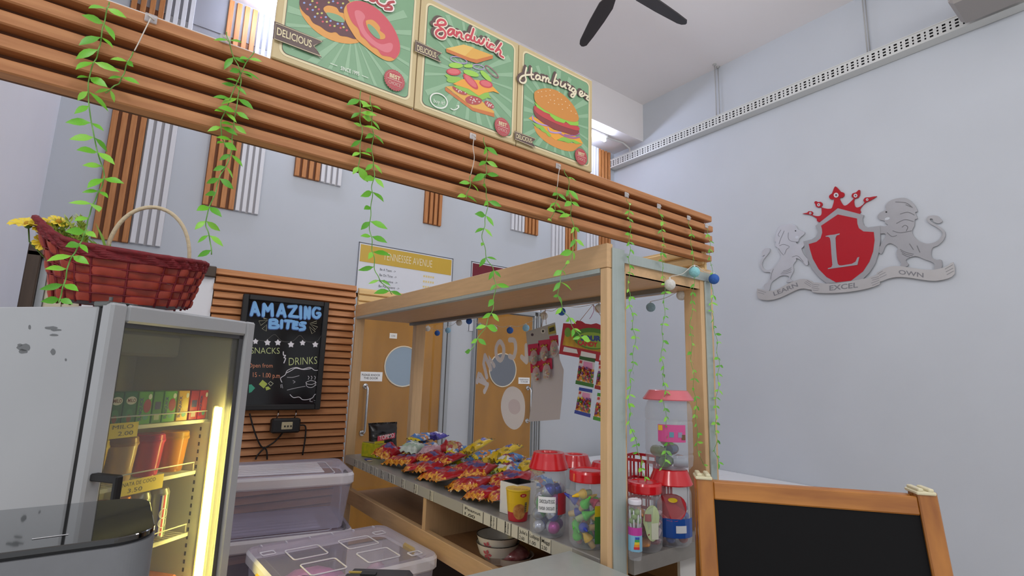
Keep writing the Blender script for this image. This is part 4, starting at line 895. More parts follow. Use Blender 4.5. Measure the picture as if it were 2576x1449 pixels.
for row in range(5):
    h0, h1 = .03+row*.158, .03+(row+1)*.158-.02; b = MB(); vs = []; n = NS*4
    for i in range(n):
        a = 2*PI*i/n; o = .0095*math.cos(a*NS/2+PI*row)+.002
        vs += [bpt(a, h0, o), bpt(a, (h0+h1)/2, o+.002), bpt(a, h1, o)]
    fs = [q for i in range(n) for q in ((i*3, ((i+1) % n)*3, ((i+1) % n)*3+1, i*3+1), (i*3+1, ((i+1) % n)*3+1, ((i+1) % n)*3+2, i*3+2))]
    b.add(vs, fs, RD, True); b.build('woven_band', bk)
    b = MB(); b.tube([bpt(2*PI*i/n, h1+.01, .004-.004*math.cos(2*PI*i/n*NS/2+PI*row)) for i in range(n)], .0028, RDK, 5, closed=True); b.build('twine', bk)
b = MB()
for i in range(NS): b.tube([bpt(2*PI*(i+.5)/NS, h, .003) for h in (.0, .25, .5, .75, .9)], .0036, RDK, 5)
o = b.build('stake', bk); o['kind'] = 'stuff'
b = MB(); n = 90
for k in range(6): b.tube([bpt(2*PI*i/n, .83+k*.033, .004+.004*math.sin(i*1.9+k)) for i in range(n)], .0065 if k < 5 else .009, RDK, 6, closed=True)
b.build('rope_rim', bk)
b = MB(); b.add([bpt(2*PI*i/40, .03, -.004) for i in range(40)], [tuple(range(40))], RDE); b.build('basket_floor', bk)
h0, h1 = BC+BA*(-bl*.36)+BN*.02+V((0, 0, .15)), BC+BA*(bl*.84)-BN*.02+V((0, 0, .15))
hp = []
for k in range(25):
    q = PI*k/24; m_ = (h0+h1)/2; hp.append(m_+(h0-h1)/2*math.cos(q)+V((0, 0, .205*math.sin(q)**.85)))
MB().tube(hp, .0065, mat('cream_cord', 'C9B99A', .6, bump=.4, scale=90), 8).build('handle', bk)
# artificial flowers in the basket
def Bp(px, py, dv=0): return PP(px, py, BC+BN*dv, BN)
YF = mat('yellow_petal', 'EBD23A', .5, var=.15, scale=30)
def flower(px, py, r, tilt, label, n=7):
    c = Bp(px, py, -.03); t = thing('artificial_flower', label, 'flower', tuple(c), 'yellow flowers in the red basket')
    M = Euler((tilt[0], tilt[1], 0)).to_matrix()
    for i in range(n):
        a = 2*PI*i/n; R_ = M @ Matrix.Rotation(a, 3, 'Z')
        pts = [(.004, 0, 0), (r*.4, -r*.2, r*.22), (r*.8, -r*.33, r*.3), (r*1.02, -r*.16, r*.2), (r*.95, 0, r*.24), (r*1.02, r*.16, r*.2), (r*.8, r*.33, r*.3), (r*.4, r*.2, r*.22)]
        MB().add([c+R_ @ V(p) for p in pts], [(0, 1, 2, 3, 4), (0, 4, 5, 6, 7)], YF).build('petal', t)
    MB().ball(c+M @ V((0, 0, .004)), .009, mat('flower_centre', 'B88A18', .7), 8, 5).build('flower_centre', t)
    MB().lathe([(.001, -.012), (.008, -.008), (.012, .0), (.006, .002)], mat('calyx', '4A6A1C', .6), 8, c, M).tube([c+M @ V((0, 0, -.01)), c+V((.01, .0, -.05)), BC+BA*(-bl*.6)+V((0, 0, .03))], .0022, mat('calyx'), 5).build('stem', t)
flower(70, 566, .046, (.5, -.25), 'yellow flower at the basket tip, furthest from the handle'); flower(108, 572, .036, (.9, .3), 'yellow flower in the middle of the three, beside the fern')
flower(146, 560, .028, (.7, .4), 'small yellow flower next to the pale green fern'); flower(112, 612, .03, (1.3, .2), 'low yellow flower tucked against the basket rim')
FG = mat('fern_green', 'B0BE50', .6, var=.4, scale=25, col2='84A032'); rnd = random.Random(5)
def tuft(label, base, tips, ln, wd, group, nm='fern_sprig', mt=None):
    b0 = base; t = thing(nm, label, 'foliage', tuple(b0), group); b = MB(); s_ = MB()
    for (px, py) in tips:
        tip = Bp(px, py, rnd.uniform(-.05, .0)); d = tip-b0; s_.tube([b0, b0+d*.5+V((0, 0, .012)), tip], .0016, mat('calyx'), 4)
        k = int(d.length/.0032)
        for i in range(4, k+1):
            p = b0+d*(i/k)+V((0, 0, .012*math.sin(PI*i/k)))
            for sg in (-1, 1):
                e = (V((rnd.uniform(-1, 1), rnd.uniform(-1, 1), rnd.uniform(-.6, 1)))+d.normalized()*.7).normalized()*ln*rnd.uniform(.6, 1.2)
                q = e.orthogonal().normalized()*wd; b.add([p, p+e*.5+q, p+e, p+e*.5-q], [(0, 1, 2, 3)], mt or FG)
    s_.build('stem', t); o = b.build('leaflets', t); o['kind'] = 'stuff'
bb = BC+BA*(-bl*.55)+V((0, 0, .10))-BN*.02
tuft('pale green feathery fern sprig standing up behind the basket rim', bb, [(200,548),(172,556),(150,562),(185,580),(135,575),(168,590),(205,575)], .024, .0035, 'greenery in the basket')
tuft('darker green fern sprig lying low along the basket rim', bb+BA*.03, [(130,595),(165,605),(190,605),(150,585),(205,600)], .022, .0035, 'greenery in the basket', 'fern_sprig', mat('fern_dark', '8AA43A', .6, var=.4, scale=25, col2='55761E'))
def blades(label, base, tips):
    t = thing('grass_blades', label, 'foliage', tuple(base), 'greenery in the basket')
    for px, py in tips:
        tip = Bp(px, py, rnd.uniform(-.02, .03)); d = tip-base; sd = d.cross(BN).normalized()*.004
        MB().add([base-sd*.6, base+sd*.6, base+d*.6+sd+V((0, 0, .01)), tip, base+d*.6-sd+V((0, 0, .01))], [(0, 1, 2, 3, 4)], mat('grass_green', '7DA83A', .5)).build('blade', t)
blades('green grass blades leaning towards the basket handle', BC+BA*(-bl*.25)+V((0, 0, .13)), [(277,612),(240,560),(258,640),(208,590),(228,600),(215,620),(245,610)])
# ------------------------------------------------------------------ plastic storage bins
BIN = mat('clear_plastic', 'DAD8E4', .22, trans='EEECF6', glossmix=.2); BINL = mat('clear_plastic_lid', 'D6D4DE', .2, trans='F8F6FC', glossmix=.12); BINE = mat('milky_plastic_edge', 'F8F6FC', .25, trans='F8F8FC', glossmix=.6)
def rr(cx, cy, hx, hy, r, z, M, n=5):
    p = []
    for sx, sy, a in ((1, 1, 0), (-1, 1, 1), (-1, -1, 2), (1, -1, 3)):
        for k in range(n):
            q = PI/2*(a+k/(n-1)); p.append(M @ V((cx+sx*(hx-r)+r*math.cos(q), cy+sy*(hy-r)+r*math.sin(q), z)))
    return p
def bin_(label, c, rz, hx, hy, z0, z1, group, ribs, windows=False):
    M = Matrix.Translation(V((c[0], c[1], 0))) @ Matrix.Rotation(rz, 4, 'Z'); t = thing('storage_bin', label, 'storage bin', (c[0], c[1], z0), group)
    def loops(ls, m, cap0=False, cap1=False):
        b = MB(); n = len(ls[0]); b.add([p for l in ls for p in l], [(i*n+j, i*n+(j+1) % n, (i+1)*n+(j+1) % n, (i+1)*n+j) for i in range(len(ls)-1) for j in range(n)] + ([tuple(range(n))[::-1]] if cap0 else []) + ([tuple(range((len(ls)-1)*n, len(ls)*n))] if cap1 else []), m); return b
    loops([rr(0, 0, hx-.035, hy-.035, .04, z0, M), rr(0, 0, hx-.012, hy-.012, .045, z1-.05, M)], BIN, True).build('bin_body', t)
    lid = loops([rr(0, 0, hx-.006, hy-.006, .05, z1-.052, M), rr(0, 0, hx, hy, .055, z1-.045, M), rr(0, 0, hx, hy, .055, z1-.012, M), rr(0, 0, hx-.008, hy-.008, .05, z1, M)], BINE).build('lid_rim', t)
    loops([rr(0, 0, hx-.008, hy-.008, .05, z1-.0005, M), rr(0, 0, hx-.035, hy-.035, .035, z1-.001, M), rr(0, 0, hx-.042, hy-.042, .03, z1-.012, M)], BINL, False, True).build('lid_top', t)
    b = MB()
    if windows:
        for sx in (-1, 1):
            for sy in (-1, 1):
                cx, cy, a_, b_ = sx*hx*.36, sy*hy*.36, hx*.22, hy*.24
                MB().tube(rr(cx, cy, a_, b_, .012, z1-.009, M), .003, BINE, 5, closed=True).build('framed_panel', t)
                MB().tube(rr(sx*hx*.78, sy*hy*.62, .025, .02, .006, z1-.008, M), .003, BINE, 5, closed=True).build('lid_notch', t)
        for k in range(6): b.box((-hx*.8+k*hx*.32, hy-.034, z1-.008), (-hx*.8+k*hx*.32+.004, hy-.01, z1+.001), BINE, 0, M)
    else:
        for k in range(6): b.box((-hx*.62, -hy*.5+k*hy*.2, z1-.012), (hx*.62, -hy*.5+k*hy*.2+hy*.11, z1-.005), BINE, .002, M)
        b.tube(rr(0, 0, hx*.75, hy*.72, .03, z1-.009, M), .003, BINE, 5, closed=True)
    b.build('lid_moulding', t)
    for s_ in (-1, 1):
        b = MB(); x = s_*(hx-.002)
        b.box((x-.008, -.05, z1-.10), (x+.016, .05, z1-.03), BLACK if not windows else mat('yellow_clip', 'D8B62C', .35), .008, M); b.build('side_clip', t)
    return t, M
bx = (.655, 2.755); bz = math.radians(-9)
bin_('clear lidded plastic bin on top of the stack by the slatted panel', bx, bz, .335, .235, .775, 1.022, 'clear plastic bins', 6)
bin_('clear plastic bin second in the stack, under the bin by the slatted panel', (bx[0]-.01, bx[1]-.01), bz, .35, .245, .39, .774, 'clear plastic bins', 6)
bin_('clear plastic bin at the foot of the stack by the slatted panel', (bx[0]-.01, bx[1]-.01), bz, .35, .245, .004, .389, 'clear plastic bins', 6)
wb, wM = bin_('wide clear bin with yellow clips and four framed panels in its lid, holding pink bags', (.80, 2.17), math.radians(3), .305, .265, .40, .782, 'clear plastic bins', 4, True)
bin_('clear plastic bin underneath the wide one with yellow clips', (.80, 2.17), math.radians(3), .30, .26, .004, .399, 'clear plastic bins', 4)
def sack(label, c, s_, col):
    b = MB(); b.ball(V((0, 0, s_[2]*.9)), 1, mat('pink_bag_'+col, col, .3, var=.15, scale=12, bump=.4), 16, 10, s_)
    for i, p in enumerate(b.v): b.v[i] = p*(1+.08*mnoise.noise(p*16)); b.v[i].z = max(.001, b.v[i].z)
    o = b.build('plastic_bag'); o.matrix_world = TR(c); return tag(o, label, 'bag', 'pink bags in the wide bin')
sack('large pink plastic bag lying in the wide clear bin', (.70, 2.2, .405), (.19, .17, .17), 'C878B0'); sack('pale pink plastic bag in the wide clear bin, kiosk end', (.975, 2.22, .405), (.075, .13, .15), 'D8B8CC')
# ------------------------------------------------------------------ glossy black topped machine on the counter
zt = 1.295; xr = P(392, 1300, 'Y', .86).x; yb = P(200, 1264, 'Z', zt).y
t = thing('counter_machine', 'silver machine with a glossy black top on the counter beside the fridge', 'machine', (-.2, .95, 1.0))
cx, hx, cy, hy = (xr-.42)/2, (xr+.42)/2, (.8+yb)/2, (yb-.8)/2
I4 = Matrix.Identity(4)
def slab(z0, z1, ins, m, r, round_=0):
    b = MB(); ls = [rr(cx, cy, hx-ins, hy-ins, r, z0, I4, 20), rr(cx, cy, hx-ins, hy-ins, r, z1-round_, I4, 20)]
    if round_: ls.append(rr(cx, cy, hx-ins-round_, hy-ins-round_, r-round_, z1, I4, 20))
    n = len(ls[0]); b.add([p for l in ls for p in l], [(i*n+j, i*n+(j+1) % n, (i+1)*n+(j+1) % n, (i+1)*n+j) for i in range(len(ls)-1) for j in range(n)]+[tuple(range(n))[::-1], tuple(range((len(ls)-1)*n, len(ls)*n))], m); return b
slab(1.0, zt-.010, 0, mat('machine_silver', '75777B', .42, .2, var=.04, scale=60), .045).build('body', t)
slab(zt-.010, zt-.006, .004, BLACK, .043).build('shadow_gap', t)
slab(zt-.006, zt, .001, mat('piano_black', '08090A', .04, coat=1), .045, .001).build('glossy_top', t)
b = MB(); a, c = P(80, 1357, 'Z', zt+.0004), P(172, 1345, 'Z', zt+.0004); d = (c-a).normalized(); nrm = V((-d.y, d.x, 0))*.004
b.add([a, c, c+nrm, a+nrm], [(0, 1, 2, 3)] if (c-a).cross(nrm).z > 0 else [(3, 2, 1, 0)], ink('B4B6B8')); b.build('top_marking', t)
# ------------------------------------------------------------------ black card box on the counter
q0, q1 = P(885, 1426, 'Z', 1.10), P(1042, 1431, 'Z', 1.10); d = (q1-q0); d.z = 0; L_ = d.length; d.normalize(); nn = V((d.y, -d.x, 0))
Mx = Matrix(((d.x, nn.x, 0, q0.x), (d.y, nn.y, 0, q0.y), (0, 0, 1, 0), (0, 0, 0, 1)))
t = thing('card_box', 'small black card box with a gold edged flap on the counter', 'box', (q0.x, q0.y, 1.0))
MB().box((0, 0, 1.001), (L_, .16, 1.10), mat('black_card', '1F2024', .4), .008, Mx).build('carton', t)
MB().box((-.09, .03, 1.086), (.005, .15, 1.092), mat('black_card'), .001, Mx).box((-.0, .03, 1.092), (.03, .15, 1.098), mat('black_card'), 0, Mx).build('flap', t)
MB().box((.004, .03, 1.1), (.03, .033, 1.103), ink('B49A4A', .4), 0, Mx).box((.03, .03, 1.1), (.06, .045, 1.103), BLACK, 0, Mx).build('gold_edge', t)
# ------------------------------------------------------------------ A-board
AZ = 1.25; L3, R3 = P(1764, 1196, 'Z', AZ), P(2318, 1234, 'Z', AZ); AX = (R3-L3); AWd = AX.length; AX.normalize(); AN = V((AX.y, -AX.x, 0))
if AN.dot(CAM-L3) < 0: AN = -AN
t = thing('chalk_a_board', 'wooden A-board with an empty black chalk panel in front of the crest wall', 'A-board', tuple((L3+R3)/2-V((0, 0, AZ))))
AW = mat('varnished_pine', 'B4752C', .35, var=.4, scale=5, stretch=(5, 5, .7), col2='8A4F16', coat=.3)
AWH = mat('varnished_pine_rail', 'B4752C', .35, var=.4, scale=6, stretch=(.9, .9, 7), col2='8F5419', coat=.3)
lean = .20
for side, sg, lean in (('front', 1, .2), ('rear', -1, .1)):
    # axes: x along board, y out of the face, z up the leaning frame
    up = (V((0, 0, 1))-AN*sg*lean).normalized(); yn = AX.cross(up)*(-1 if sg > 0 else 1)
    yn = -yn if yn.dot(AN)*sg < 0 else yn
    O = L3+AN*sg*.012
    M = Matrix(((AX.x, yn.x, up.x, O.x), (AX.y, yn.y, up.y, O.y), (AX.z, yn.z, up.z, O.z), (0, 0, 0, 1)))
    H = AZ/up.z
    for x in (-.016, AWd-.016-.004): MB().box((x, -.012, -H+.012), (x+.042, .012, 0), AW, .003, M).build('post', t)
    MB().box((.026, -.009, -.055), (AWd-.02, .009, -.012), AWH, .003, M).build('rail', t)
    MB().box((.026, -.009, -.84), (AWd-.02, .009, -.80), AWH, .003, M).build('rail', t)
    MB().box((.02, -.005, -.81), (AWd-.014, .004, -.05), mat('chalk_black', '08080A', .7, spec=.2), 0, M).build('chalk_panel', t)
for x in (.003, AWd-.003):
    c = L3+AX*x; Mh = Matrix(((AX.x, AN.x, 0, c.x), (AX.y, AN.y, 0, c.y), (0, 0, 1, c.z), (0, 0, 0, 1))); H_ = mat('cream_plastic', 'D6CFAE', .4)
    b = MB().box((-.021, -.03, -.006), (.021, .03, .002), H_, .002, Mh)
    for dx in (-.017, .005): b.box((dx, -.028, .001), (dx+.012, .028, .009), H_, .002, Mh)
    b.build('hinge_clip', t)
# ------------------------------------------------------------------ snack bags on the shelf
rnd = random.Random(11)
FOIL = mat('silver_foil', 'A8A6A4', .3, .7)
BAGC = {'red': ('A81522', 'D9901E', '5A4C86'), 'white': ('D9D7D8', 'E0C81E', '8A3048'), 'blue': ('3F77B8', 'D8D8E0', 'E0C81E'), 'yellow': ('D2B014', '262436', '5A5AA8'),
        'gold': ('B89A62', 'A81E28', '8A1420'), 'dark': ('2A2A2E', 'C8B41E', 'B0A81E'), 'lime': ('C4CC3C', '4A4A30', 'E8E4C8'), 'black': ('1E1B1C', '2B2628', 'D64A5C'), 'violet': ('3A2E9A', '26206A', 'D8D4E8'), 'mint': ('AFC6B2', 'C4D0C4', 'DDE6DE'), 'rose': ('C79AA8', 'D0AEB8', 'E2D0D6')}
def bag_mesh(kind, w_, l_, t_, seed, plain=False):
    """pillow bag, seals at both ends, lying along y with its base seal at y=0"""
    r = random.Random(seed); nx, ny = 16, 20; c = BAGC[kind]
    m0 = mat('bag_'+kind, c[0], .28, var=.12, scale=25); m1 = mat('bagbase_'+kind, c[1], .3, var=.35, scale=75, col2='9A3A18') if kind == 'red' else mat('bagbase_'+kind, c[1], .3, var=.35, scale=45); m2 = mat('baglogo_'+kind, c[2], .3, var=.2, scale=60)
    if kind == 'red': m1 = blotch('chip_print', ('D9901E', 'E8B244', 'C8701A', 'A8481A', 'D9901E'), 130)
    if kind == 'white': m0 = blotch('white_pack_print', ('D9D7D8', 'D4D0D2', 'CFC8CC', '9A4A50', 'D9D7D8', 'C8B43A', '4A78B4'), 55)
    if kind == 'blue': m0 = blotch('blue_pack_print', ('3F77B8', '4580C0', '3A6CAC', 'D8D8E0', '3F77B8', 'C8864A'), 50)
    if kind == 'lime': m0 = blotch('lime_pack_print', ('C4CC3C', 'B4BC50', 'D8D8C0', '6A7A2A'), 60)
    if kind == 'yellow': m0 = blotch('yellow_pack_print', ('D2B014', 'CCAA12', 'D8BC2A', '8E7A12', 'D2B014'), 50)
    if kind == 'gold': m0 = blotch('gold_pack_print', ('B89A62', 'A8884E', 'A83A30', 'B89A62'), 50)
    b = MB(); off = r.uniform(0, 50)
    def zz(i, j, top):
        u, v = i/nx*2-1, j/ny*2-1; e = max(0, 1-abs(u)**4)**.7*(max(0, 1-(abs(v)/.88)**5)**.8 if abs(v) < .88 else 0); k = mnoise.noise(V((u*1.7+off, v*2.2, 3 if top else 9)))*.34+mnoise.noise(V((u*4+off, v*5, 1)))*.26+mnoise.noise(V((u*9+off, v*10, 4)))*.12
        return (e*(.5+k*.6)*t_*(1.35 if top else -.45)) + .45*t_
    g = {}
    for top in (1, 0):
        for i in range(nx+1):
            for j in range(ny+1):
                ed = i in (0, nx) or j in (0, ny)
                if not top and ed: g[(0, i, j)] = g[(1, i, j)]; continue
                x = (i/nx-.5)*w_*(1-.05*math.sin(PI*j/ny)); y = j/ny*l_
                z = .45*t_+(.007*math.sin(i*1.3+seed)*(1 if j in (0, ny) else .5)) if ed else zz(i, j, top)
                g[(top, i, j)] = len(b.v); b.v.append(V((x, y, max(.0005, z))))
    for top in (1, 0):
        for i in range(nx):
            for j in range(ny):
                q = [g[(top, i, j)], g[(top, i+1, j)], g[(top, i+1, j+1)], g[(top, i, j+1)]]
                u, v = (i+.5)/nx, (j+.5)/ny
                if not top: m = FOIL if kind in ('red', 'dark') else m0
                elif kind == 'red': m = m1 if v < .19+.06*math.sin(i*1.7+seed) or (.32 < u < .5 and abs(v-.34) < .04 and seed % 3 == 0) else (m2 if abs(u-.5) < .28 and .44 < v < .64 else m0)
                elif kind == 'white': m = m1 if v < .12 or v > .92 else (mat('bag_blue', BAGC['blue'][0], .28, var=.12, scale=25) if .55 < v < .8 and u > .3 else (m2 if abs(v-.42) < .12 and abs(u-.5) < .28 else m0))
                elif kind == 'blue': m = m1 if v > .75 or (abs(v-.35) < .1 and u < .5) else (m2 if v < .1 else m0)
                elif kind == 'yellow': m = m1 if v > .84 and (i+seed) % 3 else (m2 if abs(v-.68) < .1 and abs(u-.5) < .25 else m0)
                elif kind == 'gold': m = m1 if v < .45 or v > .9 else m0
                elif kind == 'black': m = m0
                else: m = m1 if v < .2 else (m2 if abs(v-.6) < .12 and abs(u-.5) < .3 else m0)
                b.f.append(q if top else q[::-1]); b.m.append(b.mi(m)); b.sm.append(True)
    return b
def bag(kind, label, group, loc, w_=.14, l_=.17, t_=.05, rz=0, rx=0, ry=0, seed=None):
    o = bag_mesh(kind, w_, l_, t_, seed if seed is not None else rnd.randrange(1000)).build('snack_bag')
    M = TR(loc, rz, rx, ry) @ Matrix.Translation(V((0, l_/2, 0))); lo = min((M @ v.co).z for v in o.data.vertices)
    if lo < 1.0008: M = Matrix.Translation(V((0, 0, 1.0008-lo))) @ M
    o.matrix_world = M
    return tag(o, label, 'snack bag', group)
GR = 'snack bags on the kiosk shelf'
ORD = ('first', 'second', 'third', 'fourth', 'fifth', 'sixth', 'seventh', 'eighth', 'ninth', 'tenth', 'eleventh')
R90 = -PI/2        # bag base towards the shelf front edge
bag('red', 'red chip bag propped up with its silver back showing, beside the yellow box', GR, (1.195, 2.79, 1.016), .13, .14, .055, R90+.45, .30, .25, 4)
yy = [2.66, 2.55, 2.44, 2.33, 2.22, 2.11, 2.00, 1.89, 1.79, 1.70]
for i, y in enumerate(yy):
    bag('red', 'red chip bag with orange base, %s along the shelf front edge from the propped-up one' % ORD[i], GR, (1.192+.014*math.sin(i*2.2)-.003*i, y, 1.004+.013*(i % 2)), .145, .16, .036, R90+.36*math.sin(i*1.9+.5), .16, -.14, 21+i)
for i, (y, x) in enumerate(((2.46, 1.275), (2.30, 1.29), (2.13, 1.28), (1.97, 1.27), (1.85, 1.285), (1.72, 1.275))):
    bag('red', 'red chip bag lying on top of the front row, %s from the yellow box' % ORD[i], GR, (x, y, 1.040+.008*(i % 2)), .135, .15, .034, R90+.5*math.sin(i*2.7), .22, .12*(-1)**i, 50+i)
for i, (x, y, z, k, a) in enumerate(((1.37, 2.93, 1.002, 'blue', .5), (1.36, 2.80, 1.004, 'white', -.3), (1.40, 2.88, 1.045, 'blue', .2), (1.37, 2.72, 1.050, 'blue', -.1), (1.40, 2.82, 1.088, 'blue', .35), (1.50, 2.66, 1.002, 'blue', .2), (1.50, 2.80, 1.09, 'violet', .6))):
    bag(k, ('blue and white snack bag, %s upwards in the pile behind the yellow box' % ORD[i] if k == 'blue' else ('violet snack bag at the back of the blue pile against the glass' if k == 'violet' else 'white snack bag with yellow ends under the blue pile')), GR, (x, y, z+.012), .11, .16, .036, R90+a, .05, .05, 70+i)
for i, (x, y, z, a, k) in enumerate(((1.345, 2.57, 1.004, .3, 'white'), (1.35, 2.44, 1.006, -.4, 'white'), (1.40, 2.32, 1.02, .5, 'white'), (1.36, 2.22, 1.008, -.2, 'dark'), (1.42, 2.11, 1.02, .35, 'white'), (1.37, 2.02, 1.03, -.5, 'lime'), (1.40, 1.93, 1.045, .2, 'white'), (1.36, 1.83, 1.03, .6, 'white'), (1.43, 2.45, 1.052, .1, 'white'), (1.44, 2.22, 1.062, -.3, 'blue'), (1.45, 2.0, 1.07, .25, 'white'), (1.38, 1.72, 1.02, .1, 'white'), (1.45, 1.86, 1.02, .3, 'gold'))):
    bag(k, {'white': 'white snack bag with yellow seals in the middle heap, %s from the blue pile' % ORD[min(i, 10)] if i != 11 else 'white snack bag with yellow seals right behind the white tub', 'dark': 'dark snack bag with yellow seal between the red and white bags', 'lime': 'lime coloured snack bag in the middle heap', 'blue': 'blue snack bag on top of the middle heap', 'gold': 'gold and red snack bag under the middle heap near the jars'}[k], GR, (x, y, z+.022), .095, .14, .034, R90+a, .08, .06*math.sin(i*3), 90+i)
for i, (x, y, z, a) in enumerate(((1.50, 2.44, 1.004, .2), (1.50, 2.36, 1.036, .3), (1.505, 2.30, 1.07, .25), (1.49, 2.20, 1.004, .1), (1.495, 2.13, 1.036, .3), (1.50, 2.06, 1.068, .2), (1.50, 1.98, 1.004, .25), (1.50, 1.90, 1.03, .15))):
    bag('yellow', 'yellow snack bag leaning on the back glass, %s from the blue pile' % ORD[i], GR, (x-.05, y, z+.03), .08, .18, .028, R90+a, .30, 0, 130+i)
bag('gold', 'red and gold snack bag standing between the blue pile and yellow bags', GR, (1.44, 2.56, 1.062), .11, .14, .06, R90-.9, .15, 0, 160)
o = bag('black', 'black snack pouch standing behind the yellow box', GR, (1.335, 3.085, 1.002), .20, .185, .05, .12, PI/2-.12, 0, 161)
text3(mb := MB(), 'TOPIMO', (-.015, -.003, .005), (1, .12, 0), (-.12, 1, 0), ink('EFE6E6', .4), .10, .024, .02)
for v in mb.v: v.z = .053
mb2 = MB().add([(-.03, -.01, .0515), (.09, .004, .0515), (.092, .034, .0515), (-.028, .02, .0515)], [(0, 1, 2, 3)], ink('D8485C', .4)); mb2.v += []; k_ = len(mb2.v)
mb2.add(mb.v, mb.f, mb.mats[0]); mb2.build('pouch_print', None); pp = bpy.data.objects['pouch_print']; pp.parent = o; pp.location = (0, .005, pp.location.z*.0+.0525-.0)
t = thing('snack_carton', 'yellow green cardboard snack box at the far end of the shelf', 'box', (1.27, 3.0, 1.0))
Mx = TR((1.255, 3.0, 1.001), .35)
MB().box((-.04, -.08, 0), (.035, .075, .08), mat('yellow_carton', 'C9BC1E', .4, var=.25, scale=30, col2='8E9A1E'), .004, Mx).build('carton_body', t)
MB().box((-.037, -.07, .081), (.0, .07, .0825), ink('8A7A4A'), 0, Mx).box((-.05, -.05, .0825), (.02, -.045, .095), ink('C9BC1E'), 0, Mx).build('open_flap', t)
tag(MB().box((1.165, 2.893, 1.001), (1.195, 2.935, 1.007), ink('2E3FA8', .3), .003).build('sweet_wrapper'), 'small blue sweet wrapper near the far end of the shelf', 'wrapper', 'loose wrappers')
tag(MB().box((1.16, 2.855, 1.001), (1.185, 2.885, 1.006), ink('BFA888', .3), .002).build('sweet_wrapper'), 'small cream wrapper beside the propped-up red chip bag', 'wrapper', 'loose wrappers')
bag('mint', 'pale green clear pack in front of the blue pile', GR, (1.28, 2.63, 1.058), .11, .12, .05, R90+.6, .15, .1, 171)
bag('rose', 'pale pink clear pack next to the pale green one', GR, (1.33, 2.53, 1.062), .11, .12, .045, R90+.3, .1, -.1, 172)
# ------------------------------------------------------------------ white tub and noodle cup
t = thing('utensil_tub', 'white square tub with a black inside, behind the noodle cup', 'tub', (1.215, 1.60, 1.0))
Mx = TR((1.232, 1.585, 1.001), .08, 0, 0, .95); TW_ = ink('D9D9DC', .35)
b = MB()
for lo, hi in (((-.05, -.05, 0), (-.046, .05, .115)), ((.046, -.05, 0), (.05, .05, .115)), ((-.046, -.05, 0), (.046, -.046, .115)), ((-.046, .046, 0), (.046, .05, .115)), ((-.046, -.046, 0), (.046, .046, .004))): b.box(lo, hi, TW_, 0, Mx)
b.build('tub_wall', t)
b = MB()
for lo, hi in (((-.0455, -.0455, .004), (-.043, .0455, .1165)), ((.043, -.0455, .004), (.0455, .0455, .1165)), ((-.043, -.0455, .004), (.043, -.043, .1165)), ((-.043, .043, .004), (.043, .0455, .1165)), ((-.043, -.043, .06), (.043, .043, .064))): b.box(lo, hi, BLACK, 0, Mx)
b.build('black_liner', t)
t = thing('noodle_cup', 'yellow instant noodle cup standing in front of the white tub', 'cup', (1.168, 1.505, 1.0))
nc = V((1.176, 1.512, 1.001))
MB().lathe([(0, 0), (.033, 0), (.034, .006), (.0365, .03), (.0395, .06), (.043, .098), (.045, .102), (.0445, .105), (0, .1055)], None, 28, nc, mats=[ink('B02430', .35), ink('B02430', .35), ink('B02430', .35), ink('D9B21A', .35), ink('DDB61A', .35), ink('E2BE22', .35), ink('E2BE22', .35), ink('E0B81E', .35)]).build('cup_body', t)
b = MB(); a0 = math.atan2(-nc.y, -nc.x)
def onc(a, z, e=.0006): r = .034+(.043-.034)*(z-.006)/.092+e; return nc+V((math.cos(a0+a)*r, math.sin(a0+a)*r, z))
NO = mat('noodle_print', 'D09A56', .4, var=.6, scale=60, col2='9A5A2A')
vs = [onc(.15+.62*math.cos(q)*k/3, .034+.026*math.sin(q)*k/3, .0007) for k in (1, 2, 3) for q in [j*PI/9 for j in range(18)]]
b.add([onc(.15, .034, .0007)]+vs, [(0, 1+j, 1+(j+1) % 18) for j in range(18)]+[(1+k*18+j, 1+(k+1)*18+j, 1+(k+1)*18+(j+1) % 18, 1+k*18+(j+1) % 18) for k in range(2) for j in range(18)], NO)
vs = [onc(.45+.30*math.cos(q), .088+.006*math.sin(q), .0007) for q in [j*PI/7 for j in range(14)]]; b.add(vs, [tuple(range(14))], ink('B8222C', .35))
vs = [onc(a, z, .0008) for z in (.03, .065) for a in (.62, .75, .88)]; b.add(vs, [(0, 1, 4, 3), (1, 2, 5, 4)], ink('8A7A4E', .4))
for k in range(4): vs = [onc(a, z, .0011) for z in (.035+k*.007, .038+k*.007) for a in (.65, .75, .85)]; b.add(vs, [(0, 1, 4, 3), (1, 2, 5, 4)], ink('5A4E30', .4))
for i, ch in enumerate('MAGGI'):
    g_, f_ = glyphs(ch, .02); x0 = min(p[0] for p in g_)
    b.add([onc(.32+i*.055+(p[0]-x0)*.06, .0855+p[1]*.007, .0013) for p in g_], f_, ink('F0E6C0', .4))
b.build('cup_print', t); b = MB(); text3(b, 'HOT CUP', nc+V((-.028, -.01, .1062)), (.72, -.69, 0), (.69, .72, 0), ink('B0661A', .4), .05, .013, .01); b.build('lid_print', t)
